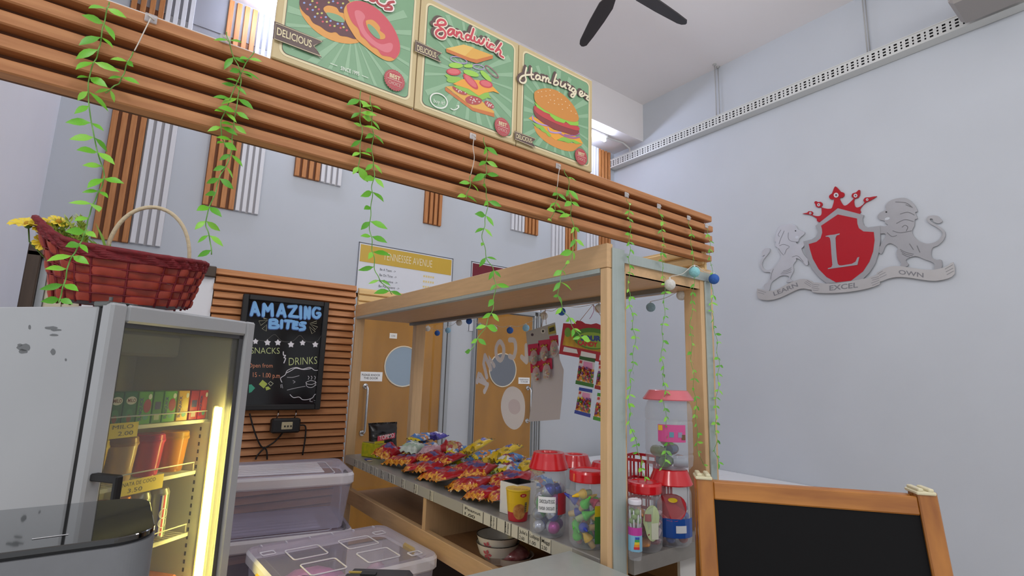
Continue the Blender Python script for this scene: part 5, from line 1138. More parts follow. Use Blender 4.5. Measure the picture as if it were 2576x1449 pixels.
# ------------------------------------------------------------------ sweet jars
PET = mat('clear_jar', 'F4F6F8', .06, trans='F2F4F6', glossmix=.10); LIDR = mat('red_jar_lid', 'C8121E', .22, coat=.3); LIDP = mat('pink_jar_lid', 'CF6A74', .25, coat=.3)
def place(x0, x1, yb_, yt, zb_=1.0, zplane=1.0):
    xc = (x0+x1)/2; r = .05
    for _ in range(4):
        F = P(xc, yb_, 'Z', zplane); d = F.copy(); d.z = 0; d.normalize(); c = F+d*r; r = (x1-x0)/2*(c-CAM).dot(FX)/FPX*.97
    return V((c.x, c.y, zb_)), r, PP(xc, yt, c-d*r*.2, d).z-zb_
def jar(label, c, r, h, lid, style, lidm=None, rings=()):
    t = thing('sweet_jar', label, 'jar', tuple(c), 'clear sweet jars on the shelf'); lidm = lidm or LIDR; lh = h*lid; bh = h-lh
    prof = [(0, .002), (r*.86, .002), (r*.97, .012), (r, .03)]
    for z in rings: prof += [(r, z*bh-.006), (r*.965, z*bh), (r, z*bh+.006)]
    prof += [(r, bh*.86), (r*.9, bh*.97), (r*.82, bh), (r*.82, bh+lh*.4)]
    MB().lathe(prof, PET, 28, c).build('jar_body', t)
    if style == 'flared': lp = [(r*1.10, bh), (r*1.12, bh+.004), (r*.98, bh+lh*.55), (r*.90, bh+lh*.86), (r*.86, bh+lh), (r*.52, bh+lh), (r*.48, bh+lh*.9), (0, bh+lh*.9)]
    elif style == 'wide': lp = [(r*1.08, bh), (r*1.1, bh+.003), (r*.84, bh+lh*.96), (r*.8, bh+lh), (0, bh+lh)]
    else: lp = [(r*.98, bh), (r*1.0, bh+.003), (r*1.0, bh+lh*.75), (r*.95, bh+lh*.95), (r*.8, bh+lh), (r*.76, bh+lh*.92), (0, bh+lh*.92)]
    MB().lathe(lp, lidm, 28, c).build('lid', t)
    return t
def around(c, r, z0, z1, a0, a1, m, name, parent, n=8, shape=None):
    """a label wrapped round a jar; angles measured from the side that faces the camera"""
    b = MB(); base = math.atan2(CAM.y-c.y, CAM.x-c.x); pts = []
    if shape:
        pts = [c+V((math.cos(base+a0+(a1-a0)*u)*r, math.sin(base+a0+(a1-a0)*u)*r, z0+(z1-z0)*v)) for u, v in shape]; b.add(pts, [tuple(range(len(pts)))], m)
    else:
        for i in range(n+1):
            a = base+a0+(a1-a0)*i/n
            for z in (z0, z1): pts.append(c+V((math.cos(a)*r, math.sin(a)*r, z)))
        b.add(pts, [(2*i, 2*i+2, 2*i+3, 2*i+1) for i in range(n)], m)
    return b.build(name, parent) if name else b
def wraptext(mb, txt, c, r, a0, da, z, hgt, m, off=.01):
    base = math.atan2(CAM.y-c.y, CAM.x-c.x); g_, f_ = glyphs(txt, off); x0 = min(p[0] for p in g_); x1 = max(p[0] for p in g_)
    mb.add([c+V((math.cos(base+a0+da*(p[0]-x0)/(x1-x0))*r, math.sin(base+a0+da*(p[0]-x0)/(x1-x0))*r, z+p[1]*hgt/.7)) for p in g_], f_, m)
c1, r1, h1 = place(1330, 1424, 1357, 1138); jt = jar('big red-lidded jar labelled CHOCOLATE EGG, full of foil eggs', c1, r1, h1, .2, 'flared')
lb = around(c1, r1+.0012, .078, .125, -.55, .42, ink('E6E6E6', .4), 'paper_label', jt)
b = MB(); wraptext(b, 'CHOCOLATE EGG', c1, r1+.0018, -.48, .83, .106, .0105, ink('202020')); wraptext(b, 'FLAVOUR : CHOCOLATE', c1, r1+.0018, -.48, .83, .086, .0095, ink('202020')); b.build('label_text', lb)
around(c1, r1+.0008, .07, .135, .55, 1.3, ink('B8323C', .35), 'printed_label', jt)
def heap(c, r, n, z0, rad, seed):
    q = random.Random(seed); out = []; lay = 0
    while len(out) < n:
        R_ = r-rad*1.12; k = max(3, int(2*PI*R_/(rad*2.05))); ph = q.uniform(0, 6)
        ring = [(R_*q.uniform(.93, 1), ph+2*PI*i/k) for i in range(k)]
        if R_ > rad*1.9: ring.append((0, 0))
        for d, a in ring:
            if len(out) < n: out.append(V((c.x+math.cos(a)*d, c.y+math.sin(a)*d, z0+rad+lay*rad*1.62+q.uniform(0, .12)*rad)))
        lay += 1
    return out
EC = [('2B3C9E', 'B9BCC8'), ('B9BCC8', '2B3C9E'), ('B23A96', 'C9CAD2'), ('6A3A8E', 'B4B6C2'), ('B9BCC8', '9FA2B0'), ('3C9A4E', '8A8E9A')]
EN = ['blue and silver', 'silver topped blue', 'magenta and silver', 'purple and silver', 'all silver', 'green and grey']
for i, p in enumerate(heap(c1, r1, 14, c1.z+.004, .0225, 4)):
    e = EC[i % len(EC)]; M = Euler((rnd.uniform(0, 3), rnd.uniform(0, 3), 0)).to_matrix(); b = MB(); b.ball((0, 0, 0), .0205, mat('egg_'+e[0], e[0], .25, .35), 14, 10, (1, 1, 1.18), M)
    k2 = b.mi(mat('egg_'+e[1], e[1], .22, .5)); fm = len(b.f)
    for q in range(fm//2, fm): b.m[q] = k2
    o = b.build('chocolate_egg'); o.location = p; o.location.z -= .0205; tag(o, '%s foil chocolate egg inside the jar labelled CHOCOLATE EGG' % EN[i % 6], 'chocolate egg', 'foil eggs of one colouring, '+EN[i % 6])
c2, r2, h2 = place(1429, 1528, 1387, 1182); jt = jar('red flat-lidded jar of cone-hatted sweets beside the kiosk post', c2, r2, h2, .15, 'flat')
around(c2, r2+.001, .095, .125, .35, .75, ink('C9B824', .35), 'yellow_label', jt); around(c2, r2+.001, .02, .095, .35, 1.5, ink('3A7A34', .35), 'green_label', jt)
HC = ['4CC23A', 'E2B41E', '28389E', '4CC23A', 'E2B41E', '3CB43C', '2C3EA8', 'D83A6A']
sp = heap(c2, r2, 21, c2.z+.004, .020, 9)
for i, p in enumerate(sp):
    M = Euler((rnd.uniform(-2.2, 2.2), rnd.uniform(-1, 1), rnd.uniform(0, 6))).to_matrix(); k = HC[i % len(HC)]
    t = thing('cone_hat_sweet', 'sweet tube with a %s cone cap in the flat-lidded jar' % {'4CC23A': 'bright green', 'E2B41E': 'yellow', '28389E': 'blue', '3CB43C': 'green', '2C3EA8': 'dark blue', 'D83A6A': 'pink'}[k], 'sweet', tuple(p), 'cone capped sweets in the %s colour' % k)
    del t['group']; t['group'] = 'cone capped sweets of one colour, ' + t['label'].split(' a ')[1].split(' cone')[0]
    MB().lathe([(.0, -.026), (.0085, -.024), (.0095, -.01), (.009, .0)], mat('sweet_tube_%d' % (i % 3), ('C98A8E', 'C4A46A', '9AB070')[i % 3], .3), 10, p, M).build('tube', t)
    MB().lathe([(.0, -.001), (.0150, 0), (.0140, .007), (.0075, .020), (.0028, .043), (0, .046)], mat('cap_'+k, k, .4), 12, p, M).build('cone_cap', t)
c3, r3, h3 = V((1.40, 1.46, 1.0)), .056, .2; jar('red-lidded jar just behind the CHOCOLATE EGG jar', c3, r3, P(1475, 1148, 'X', 1.40).z-1.0, .2, 'flared')
c4 = V((1.40, 1.30, 1.0)); jt4 = jar('red-lidded jar behind the flat-lidded jar, mostly hidden by the kiosk post', c4, .056, P(1540, 1165, 'X', 1.4).z-1.0, .2, 'flared')
c5, r5, h5 = place(1579, 1668, 1394, 1212); jt = jar('red flat-lidded jar with a pale flower label, seen past the kiosk post', c5, r5, h5, .16, 'flat')
lb = around(c5, r5+.001, .035, .135, -.1, .95, ink('BFCF9E', .35), 'leaf_shaped_label', jt, 8, [(.5+.5*math.cos(q)*(1 if math.sin(q) > 0 else .82), .5+.5*math.sin(q)) for q in [k*PI/10 for k in range(20)]])
around(c5, r5+.0018, .04, .085, .35, .8, ink('D8DCC8', .4), 'label_text_box', jt); around(c5, r5+.0018, .09, .11, -.0, .35, ink('A86A6A', .4), 'label_flower', jt)
for i, p in enumerate(heap(c5, r5, 24, c5.z+.004, .016, 12)):
    k = ('B0604A', 'C98A50', '8E3A4A', 'B8A0A8')[i % 4]; o = MB().box((-.02, -.014, -.006), (.02, .014, .006), mat('wrap_'+k, k, .35), .005, Euler((rnd.uniform(-.6, .6), rnd.uniform(-.5, .5), rnd.uniform(0, 6))).to_matrix().to_4x4()).build('wrapped_sweet'); o.location = p; o.location.z -= .007
    tag(o, '%s wrapped sweet in the jar with the pale flower label' % {'B0604A': 'rust red', 'C98A50': 'amber', '8E3A4A': 'dark red', 'B8A0A8': 'pale mauve'}[k], 'sweet', 'wrapped sweets of one colour, '+k)
    o['group'] = 'wrapped sweets of one colour, ' + o['label'].split(' wrapped')[0]
c6, r6, h6 = place(1581, 1616, 1414, 1256); r6 = min(r6, .026); jt = jar('slim small jar of lollipops with a rainbow label', c6, r6, h6, .08, 'flat', ink('D8D4DC', .3))
around(c6, r6+.001, h6*.42, h6*.55, -1.3, 1.3, ink('B83A96', .35), 'magenta_band', jt); around(c6, r6+.001, h6*.16, h6*.42, -1.3, 1.3, ink('7FB4D0', .35), 'blue_band', jt)
for k, cl in enumerate(('C8323A', 'E08A2A', 'D8C030', '3C9A4E', '2E4EA8')): around(c6, r6+.0016, h6*(.20+.04*k), h6*(.24+.04*k), -.2+.05*k, .6, ink(cl, .35), 'rainbow_stripe', jt)
for k in range(7):
    a = k*.9; q = c6+V((math.cos(a)*r6*.5, math.sin(a)*r6*.5, .02+.012*(k % 3))); t = thing('lollipop', 'lollipop with a white stick in the slim rainbow-labelled jar', 'lollipop', tuple(q), 'lollipops in the slim jar')
    MB().tube([q, q+V((math.cos(a)*.006, math.sin(a)*.006, h6*.70-.012*(k % 3)))], .0016, ink('E8E6EA', .4), 6).build('stick', t); MB().ball(q+V((0, 0, h6*.52)), .009, mat('lolly_green', '7E9A52', .35), 10, 7).build('sweet_head', t)
c7, r7, h7 = place(1640, 1742, 1381, 1180); jt = jar('wide red-lidded jar with a blue label, carrying the tall pink-lidded jar', c7, r7, h7, .2, 'wide')
around(c7, r7+.001, .03, .085, -1.2, 1.3, ink('1E4E9E', .35), 'blue_label', jt); around(c7, r7+.001, .085, .15, -.75, .8, ink('B8242E', .35), 'red_label', jt, 8, [(.5+.5*math.cos(q), .5+.62*math.sin(q)) for q in [k*PI/10 for k in range(20)]])
around(c7, r7+.0016, .132, .146, -.15, .3, ink('D8B81E', .35), 'yellow_badge', jt, 8, [(.5+.5*math.cos(q), .5+.5*math.sin(q)) for q in [k*PI/7 for k in range(14)]]); around(c7, r7+.0016, .045, .066, .2, .75, ink('D8DCE0', .4), 'barcode_label', jt)
b = MB()
for k in range(5): b.ball(c7+V((-.02+.012*k, -.02-.004*k, .10+.006*(k % 2)))*1.0, .001, ink('6A7A9A'), 6, 4)
for i, p in enumerate(heap(c7, r7, 26, c7.z+.004, .018, 15)):
    k = ('5A6A96', '3A5AA8', 'A84A50')[i % 3]; o = MB().ball((0, 0, 0), .017, mat('jelly_'+k, k, .3), 10, 7, (1, .8, .8)).build('jelly_sweet'); o.location = p; o.location.z -= .0136
    tag(o, '%s jelly sweet in the jar with the blue label' % {'5A6A96': 'slate blue', '3A5AA8': 'bright blue', 'A84A50': 'dull red'}[k], 'sweet', 'jelly sweets of one colour'); o['group'] = 'jelly sweets of one colour, ' + o['label'].split(' jelly')[0]
z8 = 1.0+h7; c8 = V((c7.x+.006, c7.y+.008, z8+.001)); d8 = (c8-CAM).dot(FX); r8 = 60*d8/FPX*.97; h8 = PP(1682, 982, c8, V((c8.x, c8.y, 0)).normalized()).z-z8
jt = jar('tall clear jar with a pink lid standing on the blue-labelled jar', c8, r8, h8, .13, 'wide', LIDP, (.22, .70))
around(c8, r8+.001, h8*.355, h8*.57, -.45, .72, ink('C44A86', .35), 'pink_label', jt); b = MB(); 
for k, (a, z, cl) in enumerate(((-.35, .53, 'D8B028'), (.1, .45, '5A8A9A'), (.45, .45, '8A86A0'), (.6, .42, '6A4A2A'))):
    o = around(c8, r8+.0016, h8*(z-.035), h8*(z+.03), a-.08, a+.1, ink(cl, .35), 'label_picture', jt)
for i, (dx, dy, dz, a, k) in enumerate(((-.03, -.01, .022, .3, '4E6A48'), (.0, .02, .02, 1.5, '55606E'), (.03, -.02, .022, .9, 'C07040'), (.012, -.034, .022, 2.2, 'A4AAB4'), (.01, -.0, .056, .2, '2E4668'), (-.012, .005, .085, .8, '8A3A42'), (-.03, .02, .05, 1.2, '6A7A50'))):
    q = c8+V((dx, dy, dz)); M = Matrix.Rotation(a, 3, 'Z') @ Matrix.Rotation(PI/2, 3, 'Y'); o = MB().lathe([(0, -.024), (.0165, -.022), (.018, -.012), (.018, .012), (.0165, .022), (0, .024)], mat('toy_'+k, k, .2, coat=.4), 14, (0, 0, 0), M).build('toy_capsule'); o.location = q; o.location.z -= .018
    tag(o, '%s toy capsule at the bottom of the tall pink-lidded jar' % {'4E6A48': 'dark green', '55606E': 'grey', 'C07040': 'orange', 'A4AAB4': 'silver', '2E4668': 'navy blue', '8A3A42': 'dark red topmost', '6A7A50': 'olive green'}[k], 'capsule', 'toy capsules in the tall jar')
# red lattice basket behind the jars
t = thing('lattice_basket', 'red plastic lattice basket behind the jars near the back glass', 'basket', (1.50, 1.22, 1.0)); b = MB(); LR_ = mat('red_plastic', 'B81826', .3)
M = TR((1.50, 1.22, 1.0), .25); zt_ = P(1605, 1152, 'X', 1.46).z-1.0
for f_ in ((-.07, 0), (.07, 0)):
    for z in (.004, zt_*.33, zt_*.62, zt_-.008): b.box((f_[0]-.003, -.07, z), (f_[0]+.003, .07, z+.009), LR_, 0, M)
    for k in range(6): b.box((f_[0]-.003, -.07+k*.0275, 0), (f_[0]+.003, -.066+k*.0275, zt_), LR_, 0, M)
b.build('lattice_side', t); b = MB()
for y in (-.07, .07):
    for z in (.004, zt_*.33, zt_*.62, zt_-.008): b.box((-.07, y-.003, z), (.07, y+.003, z+.009), LR_, 0, M)
    for k in range(6): b.box((-.07+k*.0275, y-.003, 0), (-.066+k*.0275, y+.003, zt_), LR_, 0, M)
b.build('lattice_end', t)
# bowls and the wrapped tray below the shelf
def bowl(c, label):
    t = thing('bowl', label, 'bowl', tuple(c), 'bowls under the shelf'); BWM = mat('cream_china', 'D8D2C6', .25)
    MB().lathe([(0, 0), (.042, 0), (.046, .006), (.07, .034), (.083, .07), (.0845, .074), (.082, .073), (.068, .036), (.042, .010), (0, .008)], BWM, 32, c).build('bowl_body', t)
    MB().tube([c+V((.0835*math.cos(q), .0835*math.sin(q), .0745)) for q in [k*PI/20 for k in range(40)]], .0018, ink('2A2420', .4), 5, closed=True).build('dark_rim', t)
    base = math.atan2(CAM.y-c.y, CAM.x-c.x); b = MB()
    for k in range(5):
        q0 = base-.55; u, v = math.cos(k*1.257), math.sin(k*1.257)
        p = lambda da, dz: c+V((math.cos(q0+da)*(.0605+.32*(.040+dz-.02)), math.sin(q0+da)*(.0605+.32*(.040+dz-.02)), .044+dz))*1.0
        r_ = lambda da, dz: c+V((math.cos(q0+da)*(.0745+dz*.42), math.sin(q0+da)*(.0745+dz*.42), .044+dz))
        b.add([r_(0, 0), r_(.16*u-.08*v, .014*v+.007*u), r_(.26*u, .022*v), r_(.16*u+.08*v, .014*v-.007*u)], [(0, 1, 2, 3)], ink('C9606A', .35))
    b.build('painted_blossom', t)
bc = V((1.255, 1.735, .786)); bowl(bc, 'cream bowl with pink blossoms, lower of the two nested under the shelf'); bowl(bc+V((0, 0, .028)), 'cream bowl with pink blossoms, upper of the two nested under the shelf')
q = P(1290, 1405, 'Z', .80); t = thing('wrapped_tray', 'round white tray of dark red food in cling film under the shelf', 'tray', (q.x, q.y, .786)); q.z = .786
MB().lathe([(0, 0), (.06, 0), (.078, .03), (.082, .032), (.076, .03), (.058, .006), (0, .006)], ink('D8D0C8', .35), 24, q).build('tray', t)
b = MB(); b.ball((0, 0, 0), 1, mat('cling_food', '7A2A30', .25, var=.4, scale=40, col2='B07A78', coat=.5), 16, 9, (.068, .068, .032))
for i, p in enumerate(b.v): b.v[i] = p*(1+.13*mnoise.noise(p*45)); b.v[i].z = max(-.012, b.v[i].z); b.v[i] += q+V((0, 0, .034))
b.build('wrapped_food', t)
# ------------------------------------------------------------------ hanging sweet card with pouches
XC = 1.56
STR = ink('A87A4A', .7)
def hanger(label, pts, group, r=.0012, m=None):
    return tag(MB().tube(pts, r, m or STR, 5).build('hanging_string'), label, 'string', group)
t = thing('sweet_card', 'grey hanging sweet card with five pouches, in front of door two', 'card', tuple(P(1370, 1060, 'X', XC)))
def sheet(px, X, m, name, par, bend=.0, layer=0):
    f = Flat((X, 0, 0), (-1, 0, 0)); f.poly(px, m, layer, .0012); return f.mb.build(name, par)
sheet([(1333,905),(1402,858),(1408,905),(1418,930),(1414,1000),(1408,1055),(1330,1061),(1335,1030),(1340,985)], XC+.006, ink('BDB9BF', .5), 'backing_sheet', t)
sheet([(1323,835),(1396,811),(1402,862),(1406,885),(1330,912)], XC, ink('A9A7A8', .5), 'header_card', t)
f = Flat((XC, 0, 0), (-1, 0, 0)); f.poly([(1378,822),(1396,816),(1399,838),(1380,842)], ink('A39A4A', .5), 1); f.poly([(1381,826),(1394,821),(1396,831),(1382,836)], ink('3A3A2C', .5), 2); f.mb.build('square_mark', t); f = Flat((XC, 0, 0), (-1, 0, 0)); f.ell((1366,833), 6, 6, ink('C9C9C4', .5), 1); f.ell((1366,833), 2.5, 3, BLACK, 2); f.mb.build('round_mark', t); f = Flat((XC, 0, 0), (-1, 0, 0)); f.ell((1339,842), 3.5, 3.5, ink('4A3A48', .5), 1); f.mb.build('small_mark', t)
tp = P(1372, 778, 'X', XC)
hanger('string holding the grey sweet card', [P(1362, 822, 'X', XC), tp, P(1374, 816, 'X', XC)], 'strings of the hanging sweets')
MAG = ink('B8204A', .35); CLB = mat('pouch_film', 'FFFFFF', .08, trans='EEE8E8', glossmix=.16); GOLD = mat('gold_tie', 'B89038', .3, .5)
rnd = random.Random(23)
def pouch(cx, cy, w_, h_, label):
    O = P(cx, cy, 'X', XC-.004); d = V((-1, 0, 0)); t = thing('sweet_pouch', label, 'sweet pouch', tuple(O), 'pouches on the grey sweet card')
    f = Flat((XC-.003, 0, 0), (-1, 0, 0)); f.poly([(cx-w_/2, cy-h_*.5), (cx+w_/2, cy-h_*.58), (cx+w_/2+1, cy+h_*.05), (cx-w_/2+1, cy+h_*.12)], MAG, 0, .001); f.mb.build('header_card', t)
    f = Flat((XC-.006, 0, 0), (-1, 0, 0)); b = MB()
    for k in range(4): b.ball(PP(cx+(-.22+.15*k)*w_, cy-h_*(.2+.05*(k % 2)), f.O, f.n), .0065, GOLD, 8, 5, (.5, 1, .9))
    b.build('gold_bow', t)
    b = MB(); C_ = PP(cx+1, cy+h_*.20, V((XC-.016, 0, 0)), f.n); b.ball(C_, 1, CLB, 12, 8, (.014, .024, .036)); b.build('clear_bag', t)
    cl = ('C9A04A', 'A83A34', 'D8CFC0', '6A8A3A')
    for k in range(10):
        o = MB().ball(C_+V((-.002, rnd.uniform(-.016, .016), -.024+.0042*k*.8)), .0062, ink(cl[k % 4], .35), 8, 5).build('sweet', t)
    
for cx, cy, w_, h_, lb in ((1342,890,28,46,'magenta pouch at the top row start of the grey sweet card'), (1368,880,28,46,'magenta pouch in the middle of the top row of the grey sweet card'), (1393,868,22,44,'narrow magenta pouch at the top row end of the grey sweet card'), (1348,933,28,44,'magenta pouch at the bottom row start of the grey sweet card'), (1374,926,28,44,'magenta pouch at the bottom row end of the grey sweet card')): pouch(cx, cy, w_, h_, lb)
# ------------------------------------------------------------------ sour candy display card with hanging packs
XS = 1.46
t = thing('candy_display', 'red and yellow display card reading SOUR CANDY hung from the kiosk roof', 'display card', tuple(P(1475, 905, 'X', XS)))
sheet([(1417,813),(1443,815),(1452,806),(1463,808),(1472,814),(1487,816),(1500,813),(1512,818),(1524,825),(1545,832),(1553,840),(1556,925),(1524,914),(1470,902),(1406,890)], XS, ink('A81C2C', .35), 'card', t)
f = Flat((XS, 0, 0), (-1, 0, 0)); f.poly([(1423,830),(1455,832),(1500,836),(1550,850),(1550,895),(1500,884),(1415,868)], mat('candy_yellow', 'C9A428', .35, var=.35, scale=14, col2='8A5A1E'), 1)
f.ell((1490,852), 48, 27, ink('4A7A28', .35), 2, .12); f.ell((1492,856), 42, 20, ink('8AA83A', .35), 3, .12)
f.text('SOUR', (1461,856), (1512,858), (1461,844), ink('26388E', .35), 4.5, .05); f.text('CANDY', (1453,867), (1503,873), (1453,856), ink('C2262E', .35), 5, .05); f.ell((1428,836), 8, 12, ink('6A9A34', .35), 2)
for p in ([(1419,872),(1451,879),(1454,890),(1416,884)], [(1462,883),(1499,891),(1499,902),(1460,896)], [(1509,893),(1540,900),(1540,910),(1507,906)]): f.poly(p, ink('DAD8DC', .4), 4)
f.mb.build('card_print', t)
top = P(1492, 766, 'X', XS)
hanger('string from the roof holding the SOUR CANDY card', [P(1458, 808, 'X', XS), top, P(1535, 830, 'X', XS)], 'strings of the hanging sweets')
hanger('pink ribbon dangling from the SOUR CANDY card string', cr([top, P(1494, 780, 'X', XS), P(1488, 795, 'X', XS), P(1483, 802, 'X', XS)], 4, False), 'strings of the hanging sweets', .0012, ink('B06A9A'))
def cpack(px, hd, ft, label):
    (x0, y0), (x1, y1), (x2, y2), (x3, y3) = px; cx = (x0+x1+x2+x3)/4; cy = (y0+y1+y2+y3)/4
    t = thing('candy_pack', label, 'candy pack', tuple(P(cx, cy, 'X', XS)), 'packs hanging from the SOUR CANDY card')
    L_ = lambda u, v: ((x0*(1-u)+x1*u)*(1-v)+(x3*(1-u)+x2*u)*v, (y0*(1-u)+y1*u)*(1-v)+(y3*(1-u)+y2*u)*v)
    f = Flat((XS-.002, 0, 0), (-1, 0, 0)); f.poly([L_(0, .0), L_(1, .0), L_(1, .12), L_(0, .12)], ink(hd, .35), 0, .001); f.mb.build('printed_header', t); f = Flat((XS-.002, 0, 0), (-1, 0, 0)); f.poly([L_(-.04, .87), L_(1.04, .87), L_(1.04, 1), L_(-.04, 1)], ink(ft, .35), 0, .001); f.mb.build('printed_seal', t)
    f = Flat((XS-.002, 0, 0), (-1, 0, 0)); f.poly([L_(0, .12), L_(1, .12), L_(1, .87), L_(0, .87)], ink('CFC6CC', .35), 0, .001); f.poly([L_(.3, .16), L_(.85, .16), L_(.9, .36), L_(.3, .36)], ink('D08AB4', .35), 1); f.poly([L_(.05, .15), L_(.22, .15), L_(.2, .25), L_(.04, .25)], ink('B83A40', .35), 1); f.poly([L_(.0, .38), L_(1, .38), L_(1, .865), L_(0, .865)], blotch('gummy_print', ('B8402E', 'C98A2A', '3E7A34', '7A3A6A', 'C8B43A', '8A2A3A', 'D8C0C8'), 110), 1); f.mb.build('film', t)
    cl = ('B8402E', 'C98A2A', '3E7A34', '6A3A7A', 'C8B43A', '8A2A3A'); f = Flat((XS-.008, 0, 0), (-1, 0, 0))
    for k in range(16):
        u, v = .1+.2*(k % 5)+.05*rnd.uniform(-1, 1), .40+.105*(k//5)+.03*rnd.uniform(-1, 1)
        MB().ball(f.pt(L_(u, v)), .0055, ink(cl[rnd.randrange(6)], .3), 7, 5, (.7, 1, 1)).build('gummy_sweet', t)
cpack([(1458,895),(1497,903),(1491,975),(1449,966)], '2E5A2A', '35702E', 'candy pack under the SOUR CANDY card, upper one with green seals')
cpack([(1507,909),(1546,917),(1540,988),(1497,978)], 'A8242E', '8E1E28', 'candy pack with red seals in the upper row beside the post')
cpack([(1457,974),(1490,980),(1483,1050),(1446,1040)], '22409A', '263C9A', 'candy pack with blue seals, lower row of the SOUR CANDY card')
cpack([(1503,988),(1540,994),(1534,1066),(1493,1056)], '3C8A34', '3C8A34', 'candy pack with bright green seals, lower row beside the post')
# ------------------------------------------------------------------ string of cotton ball lights
CB = {'w': 'D4D2CC', 'b': '2F5FAE', 'l': '8FC0DC', 'g': '8FAFBA', 'a': '8CC9CE'}
CN = {'w': 'white', 'b': 'deep blue', 'l': 'pale blue', 'g': 'grey blue', 'a': 'aqua'}
balls = [((1076,827), 'w', 'X', 1.655, 'at the far end of the string by door one'), ((1100,838), 'b', 'X', 1.655, 'second from the far end of the string'), ((1127,831), 'l', 'X', 1.655, 'third from the far end of the string'), ((1155,812), 'w', 'X', 1.60, 'pressed up to the roof track before door two'),
         ((1180,808), 'b', 'X', 1.60, 'pressed up to the roof track beside the white one'), ((1207,822), 'l', 'X', 1.655, 'beside the vine at the door two edge'), ((1243,828), 'w', 'X', 1.655, 'over door two between pale and deep blue ones'), ((1283,831), 'b', 'X', 1.655, 'over door two'),
         ((1323,825), 'l', 'X', 1.655, 'at the door two frame corner'), ((1369,795), 'w', 'X', 1.62, 'behind the grey sweet card string'), ((1413,784), 'b', 'X', 1.60, 'between the sweet card and the SOUR CANDY card'), ((1507,776), 'w', 'X', 1.56, 'behind the SOUR CANDY card string'),
         ((1637,773), 'g', 'X', 1.655, 'in the near bay of the kiosk by the post'), ((1714,743), 'w', 'X', 1.62, 'under the roof edge near the far post'), ((1685,716), 'w', 'Y', 1.02, 'hanging on the near end rail'), ((1747,684), 'a', 'Y', 1.02, 'on the end rail under the beam'), ((1796,702), 'b', 'Y', 1.02, 'outermost, past the far post')]
pos = []
for i, (p, k, ax, v, lb) in enumerate(balls):
    c = P(p[0], p[1], ax, v); pos.append(c); r = .0185
    t = thing('ball_light', '%s cotton ball light %s' % (CN[k], lb), 'ball light', tuple(c), 'string of cotton ball lights')
    MB().ball(c, r, mat('cotton_'+k, CB[k], .8, var=.1, scale=120, bump=.25), 16, 10).build('ball', t)
    MB().lathe([(.003, r-.001), (.003, r+.006), (0, r+.006)], ink('D8D6D0', .4), 8, c).build('socket', t)
def wire(label, idx, sag=.01):
    pts = []
    for a, b in zip(idx[:-1], idx[1:]):
        A, B = pos[a]+V((0, 0, .024)), pos[b]+V((0, 0, .024)); pts += [A, (A+B)/2-V((0, 0, sag))]
    pts.append(pos[idx[-1]]+V((0, 0, .024)))
    tag(MB().tube(cr(pts, 4, False), .0012, ink('CFCCC4', .5), 5).build('light_wire'), label, 'wire', 'wires of the ball light string')
wire('thin white wire of ball lights along the back glass', list(range(0, 12))); wire('thin white wire of ball lights around the near end of the kiosk', [12, 13, 14, 15, 16])
# ------------------------------------------------------------------ hanging leaf vines
LEAF = [mat('leaf_green_a', '6CB82A', .4, var=.2, scale=40), mat('leaf_green_b', '57A324', .4, var=.2, scale=40), mat('leaf_green_c', '86C83E', .4, var=.15, scale=40)]
VST = mat('vine_stem', '6FA64A', .5)
leafme = []
for m in LEAF:
    b = MB(); pr_ = [(0, 0), (.12, .05), (.3, .155), (.5, .19), (.72, .14), (.9, .05), (1, 0)]
    vs = []; 
    for x, y in pr_: z = -.22*x*x+.1*x; vs += [(x, y, z+.18*y), (x, 0, z), (x, -y, z+.18*y)]
    fs = []
    for i in range(len(pr_)-1):
        fs += [(3*i+1, 3*i+4, 3*i+3, 3*i), (3*i+2, 3*i+5, 3*i+4, 3*i+1)]
    b.add(vs, fs, m, True); o = b.build('leaf_source'); o_me = o.data
    off = V(o['_o']); 
    for v in o_me.vertices: v.co += off
    leafme.append(o_me); bpy.data.objects.remove(o)
VY = 1.032
rnd = random.Random(77)
n_leaf = 0
def vine(label, pts, n, Ls=.036, wirelen=0, y=VY, skip=0):
    global n_leaf
    Pn = [P(p[0], p[1], 'Y', y) for p in pts]
    Q = cr(Pn, 6, False)
    for i, p in enumerate(Q): p.y += .004*math.sin(i*.9)
    t = thing('hanging_vine', label, 'vine', tuple(Q[-1]), 'leaf vines hanging from the beam')
    MB().tube(Q, .0010 if n < 24 else .0008, VST, 5).build('stem', t)
    cum = [0]
    for a, b in zip(Q[:-1], Q[1:]): cum.append(cum[-1]+(b-a).length)
    for k in range(n):
        s = cum[-1]*(skip+(1-skip)*(k+.7)/n)
        j = max(i for i in range(len(cum)) if cum[i] <= s); j = min(j, len(Q)-2)
        p = Q[j].lerp(Q[j+1], (s-cum[j])/max(1e-6, cum[j+1]-cum[j])); d = (Q[j+1]-Q[j]).normalized()
        for sg in ((1,) if k % 4 == 3 else (1, -1)):
            sg *= (-1 if k % 2 else 1)
            side = V((sg*rnd.uniform(.55, 1), -rnd.uniform(-.1, .75), 0)); dr = (side+d*rnd.uniform(.1, 1.0)).normalized()
            nrm = V((rnd.uniform(-.5, .5), -1, rnd.uniform(-.2, .9))); yv = nrm.cross(dr).normalized(); nv = dr.cross(yv)
            L = Ls*rnd.uniform(.65, 1.12)
            M = Matrix(((dr.x, yv.x, nv.x, p.x), (dr.y, yv.y, nv.y, p.y), (dr.z, yv.z, nv.z, p.z), (0, 0, 0, 1))) @ Matrix.Diagonal((L, L*rnd.uniform(.75, 1.25), L, 1))
            o = bpy.data.objects.new('leaf', leafme[rnd.randrange(3)]); COL.objects.link(o); o.parent = t
            o.matrix_local = Matrix.Translation(-V(t['_o'])) @ M; n_leaf += 1
